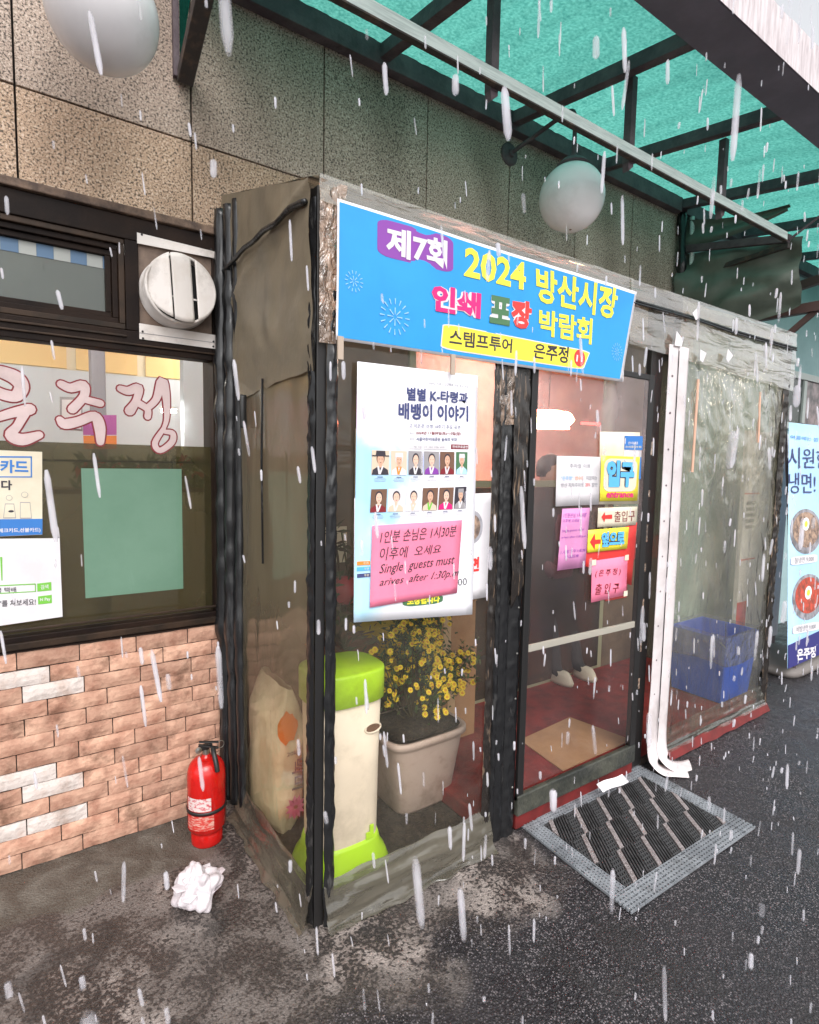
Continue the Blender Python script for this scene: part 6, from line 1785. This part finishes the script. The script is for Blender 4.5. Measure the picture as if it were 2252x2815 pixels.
MB().beam((3.9, -.02, 2.70), (4.0, -1.2, 2.90), .05, .06).build('arm', M['neigh_dark'], bar, bevel=.003)
# tarp bundle
tr = thing('olive_tarp', (3.2, -.4, 2.8), 'dark olive tarpaulin sagging under the right end of the green awning', 'tarpaulin')
s = MB()
def tfn(u, v):
    y = -.03 - .74 * u
    z = 2.96 - .10 * u - (.62 - .22 * u) * v
    fold = .05 * math.sin((v * 7 + u * 5)) * v + .05 * noise.noise((u * 4, v * 5, 2)) + .10 * math.sin(PI * v) * (1 - u)
    return (3.20 - fold, y, z)
s.grid(tfn, 40, 34)
s.build('tarp_sheet', M['tarp'], tr, smooth=True)
s = MB(); s.grid(lambda u, v: (3.18 + .02 * math.sin(v * 6), -.03 - .66 * u, 3.19 - .12 * u - (.20 - .16 * u) * v - .03 * math.sin(u * 3)), 20, 8)
s.build('tarp_sheet', M['tarp'], tr, smooth=True)
MB().tube(smoothpts([(3.14, -.03, 3.22), (3.13, -.05, 2.95), (3.15, -.045, 2.7), (3.14, -.06, 2.45), (3.16, -.05, 2.26)], 6), [.028 + .006 * math.sin(k) for k in range(25)], 10).build('rolled_edge', M['hose'], tr, smooth=True)
MB().tube(smoothpts([(3.20, -.07, 3.20), (3.19, -.09, 2.9), (3.21, -.085, 2.6), (3.24, -.10, 2.22)], 6), .016, 8).build('rolled_edge', M['alu'], tr, smooth=True)
o = MB().box((3.205, -.04, 0), (3.235, .02, 3.25)).build('corner_trim', M['joint'], bld)

# standing sign: cold noodles
sg = thing('noodle_banner', (4.0, -.722, 0), 'pale blue standing banner showing two bowls of cold noodles, navy foot', 'standing banner')
SY = -.722
sheet('banner_sheet', [(3.866, 1.819), (4.75, 1.83), (4.75, .11), (3.608, 0.102)], SY, M['pale_blue'], sg, 6, 8)
pr('navy_foot', [(3.637, 0.258), (4.74, .30), (4.74, .11), (3.616, 0.102)], SY - .004, SY - .001, M['navy'], sg)
for s_, q, m_, bo in (('여름에는 밥보다', [(3.869, 1.729), (4.55, 1.729), (4.545, 1.697), (3.86, 1.701)], 'blue_ink', 0), ('시원한', [(3.814, 1.644), (4.536, 1.641), (4.514, 1.493), (3.792, 1.489)], 'ink_blue', .0), ('냉면!', [(3.807, 1.46), (4.263, 1.455), (4.241, 1.304), (3.787, 1.309)], 'ink_blue', .0),
                      ('은주정', [(3.763, 0.213), (4.079, 0.181), (4.067, 0.101), (3.751, 0.131)], 'white', .04)):
    text(s_, q, SY - .0055, M[m_], sg, bold=bo)
for (c, mm, egg) in (((4.012, 1.027), 'soup', (4.04, 1.081)), ((3.984, 0.55), 'soup_red', (4.009, 0.581))):
    mb = MB(); disc(mb, (c[0] + .03, c[1]), .27, .165, SY - .0025, 36); mb.build('bowl_print', M['bowl'], sg, fixn=False)
    mb = MB(); disc(mb, (c[0] + .03, c[1] + .012), .225, .130, SY - .0035, 36); mb.build('food_print', M[mm], sg, fixn=False)
    mb = MB(); disc(mb, egg, .060, .046, SY - .0045, 24, .3); mb.build('egg_print', M['egg'], sg, fixn=False)
    mb = MB(); disc(mb, egg, .030, .022, SY - .0052, 20, .3); mb.build('yolk_print', M['yellow'], sg, fixn=False)
for s_, q in (('물냉면 9,000', [(3.753, 0.859), (4.205, 0.848), (4.197, 0.789), (3.745, 0.801)]), ('비빔냉면 9,000', [(3.716, 0.38), (4.164, 0.35), (4.155, 0.29), (3.708, 0.322)])):
    mb = MB(); mb.add([(p[0], SY - .005, p[1]) for p in rquad(q, .2)], [tuple(range(24))]); mb.build('price_plate', M['white'], sg, fixn=False)
    cc = sum((Vector(p) for p in q), Vector((0, 0))) / 4
    text(s_, [tuple(cc + (Vector(p) - cc) * .72) for p in q], SY - .0065, M['grey_ink'], sg, bold=.0)
MB().tube([(3.80, SY + .03, .05), (3.88, SY + .03, 1.85)], .010).build('banner_pole', M['steel_dark'], sg)
bs_ = superlathe('banner_base', [(.28, 0), (.30, .02), (.30, .05), (.24, .065), (.0005, .068)], M['base_grey'], sg, 4.02, -.50, e=6, sx=1.15, sy=.78)
sg.rotation_euler = (-.1214, 0, 0)
bs_.matrix_parent_inverse = Matrix.Rotation(.1214, 4, 'X')
bg2 = thing('white_signboard', (3.9, -.2, 0), 'white board with red and dark print behind the noodle banner', 'signboard')
MB().box((3.72, -.30, .10), (4.45, -.27, 1.75)).build('board', M['white'], bg2)
mb = MB()
for k in range(5): mb.box((3.76, -.304, 1.02 + k * .045), (3.90, -.3005, 1.045 + k * .045))
mb.build_each('board_print', M['ink'], bg2)
mb = MB(); mb.box((3.72, -.304, 1.28), (3.95, -.3005, 1.29)); mb.box((3.72, -.304, .78), (3.95, -.3005, .79)); mb.box((3.72, -.304, .18), (3.86, -.3005, .46)); mb.build_each('board_print', M['red'], bg2)
MB().box((3.70, -.28, .0), (4.47, -.20, .10)).build('board_foot', M['steel_dark'], bg2, bevel=.004)

# ------------------------------------------------------------------ falling wet snow
random.seed(99)
sn = MB()
cnt = 0
cx_, cy_, cz_ = -.7255, -2.339, 1.461
lean = Vector((.10, .03, -1)).normalized()
while cnt < 3300:
    x = random.uniform(-1.6, 4.4); y = random.uniform(-2.25, -.95); z = random.uniform(0.02, 3.4)
    if y > -1.25 and z > 3.0: continue
    p = Vector((x, y, z))
    dd = (p - Vector((cx_, cy_, cz_))).length
    if dd < .75: continue
    big = random.random()
    w = random.uniform(.0015, .0036) * (1.5 if big > .85 else 1) * (1.0 + (0.8 if big > .93 else 0))
    L = w * random.choice((random.uniform(2.0, 4.0), random.uniform(3.5, 7.0), random.uniform(7.0, 12.0)))
    d = (lean + Vector((random.gauss(0, .05), random.gauss(0, .05), 0))).normalized()
    sn.tube([p - d * L, p - d * L * .75, p + d * L * .7, p + d * L], [w * .5, w, w * random.uniform(.85, 1.1), w * .5], 8, cap=False)
    cnt += 1
tag(sn.build('falling_snow', M['snow'], smooth=True, fixn=False), kind='stuff')
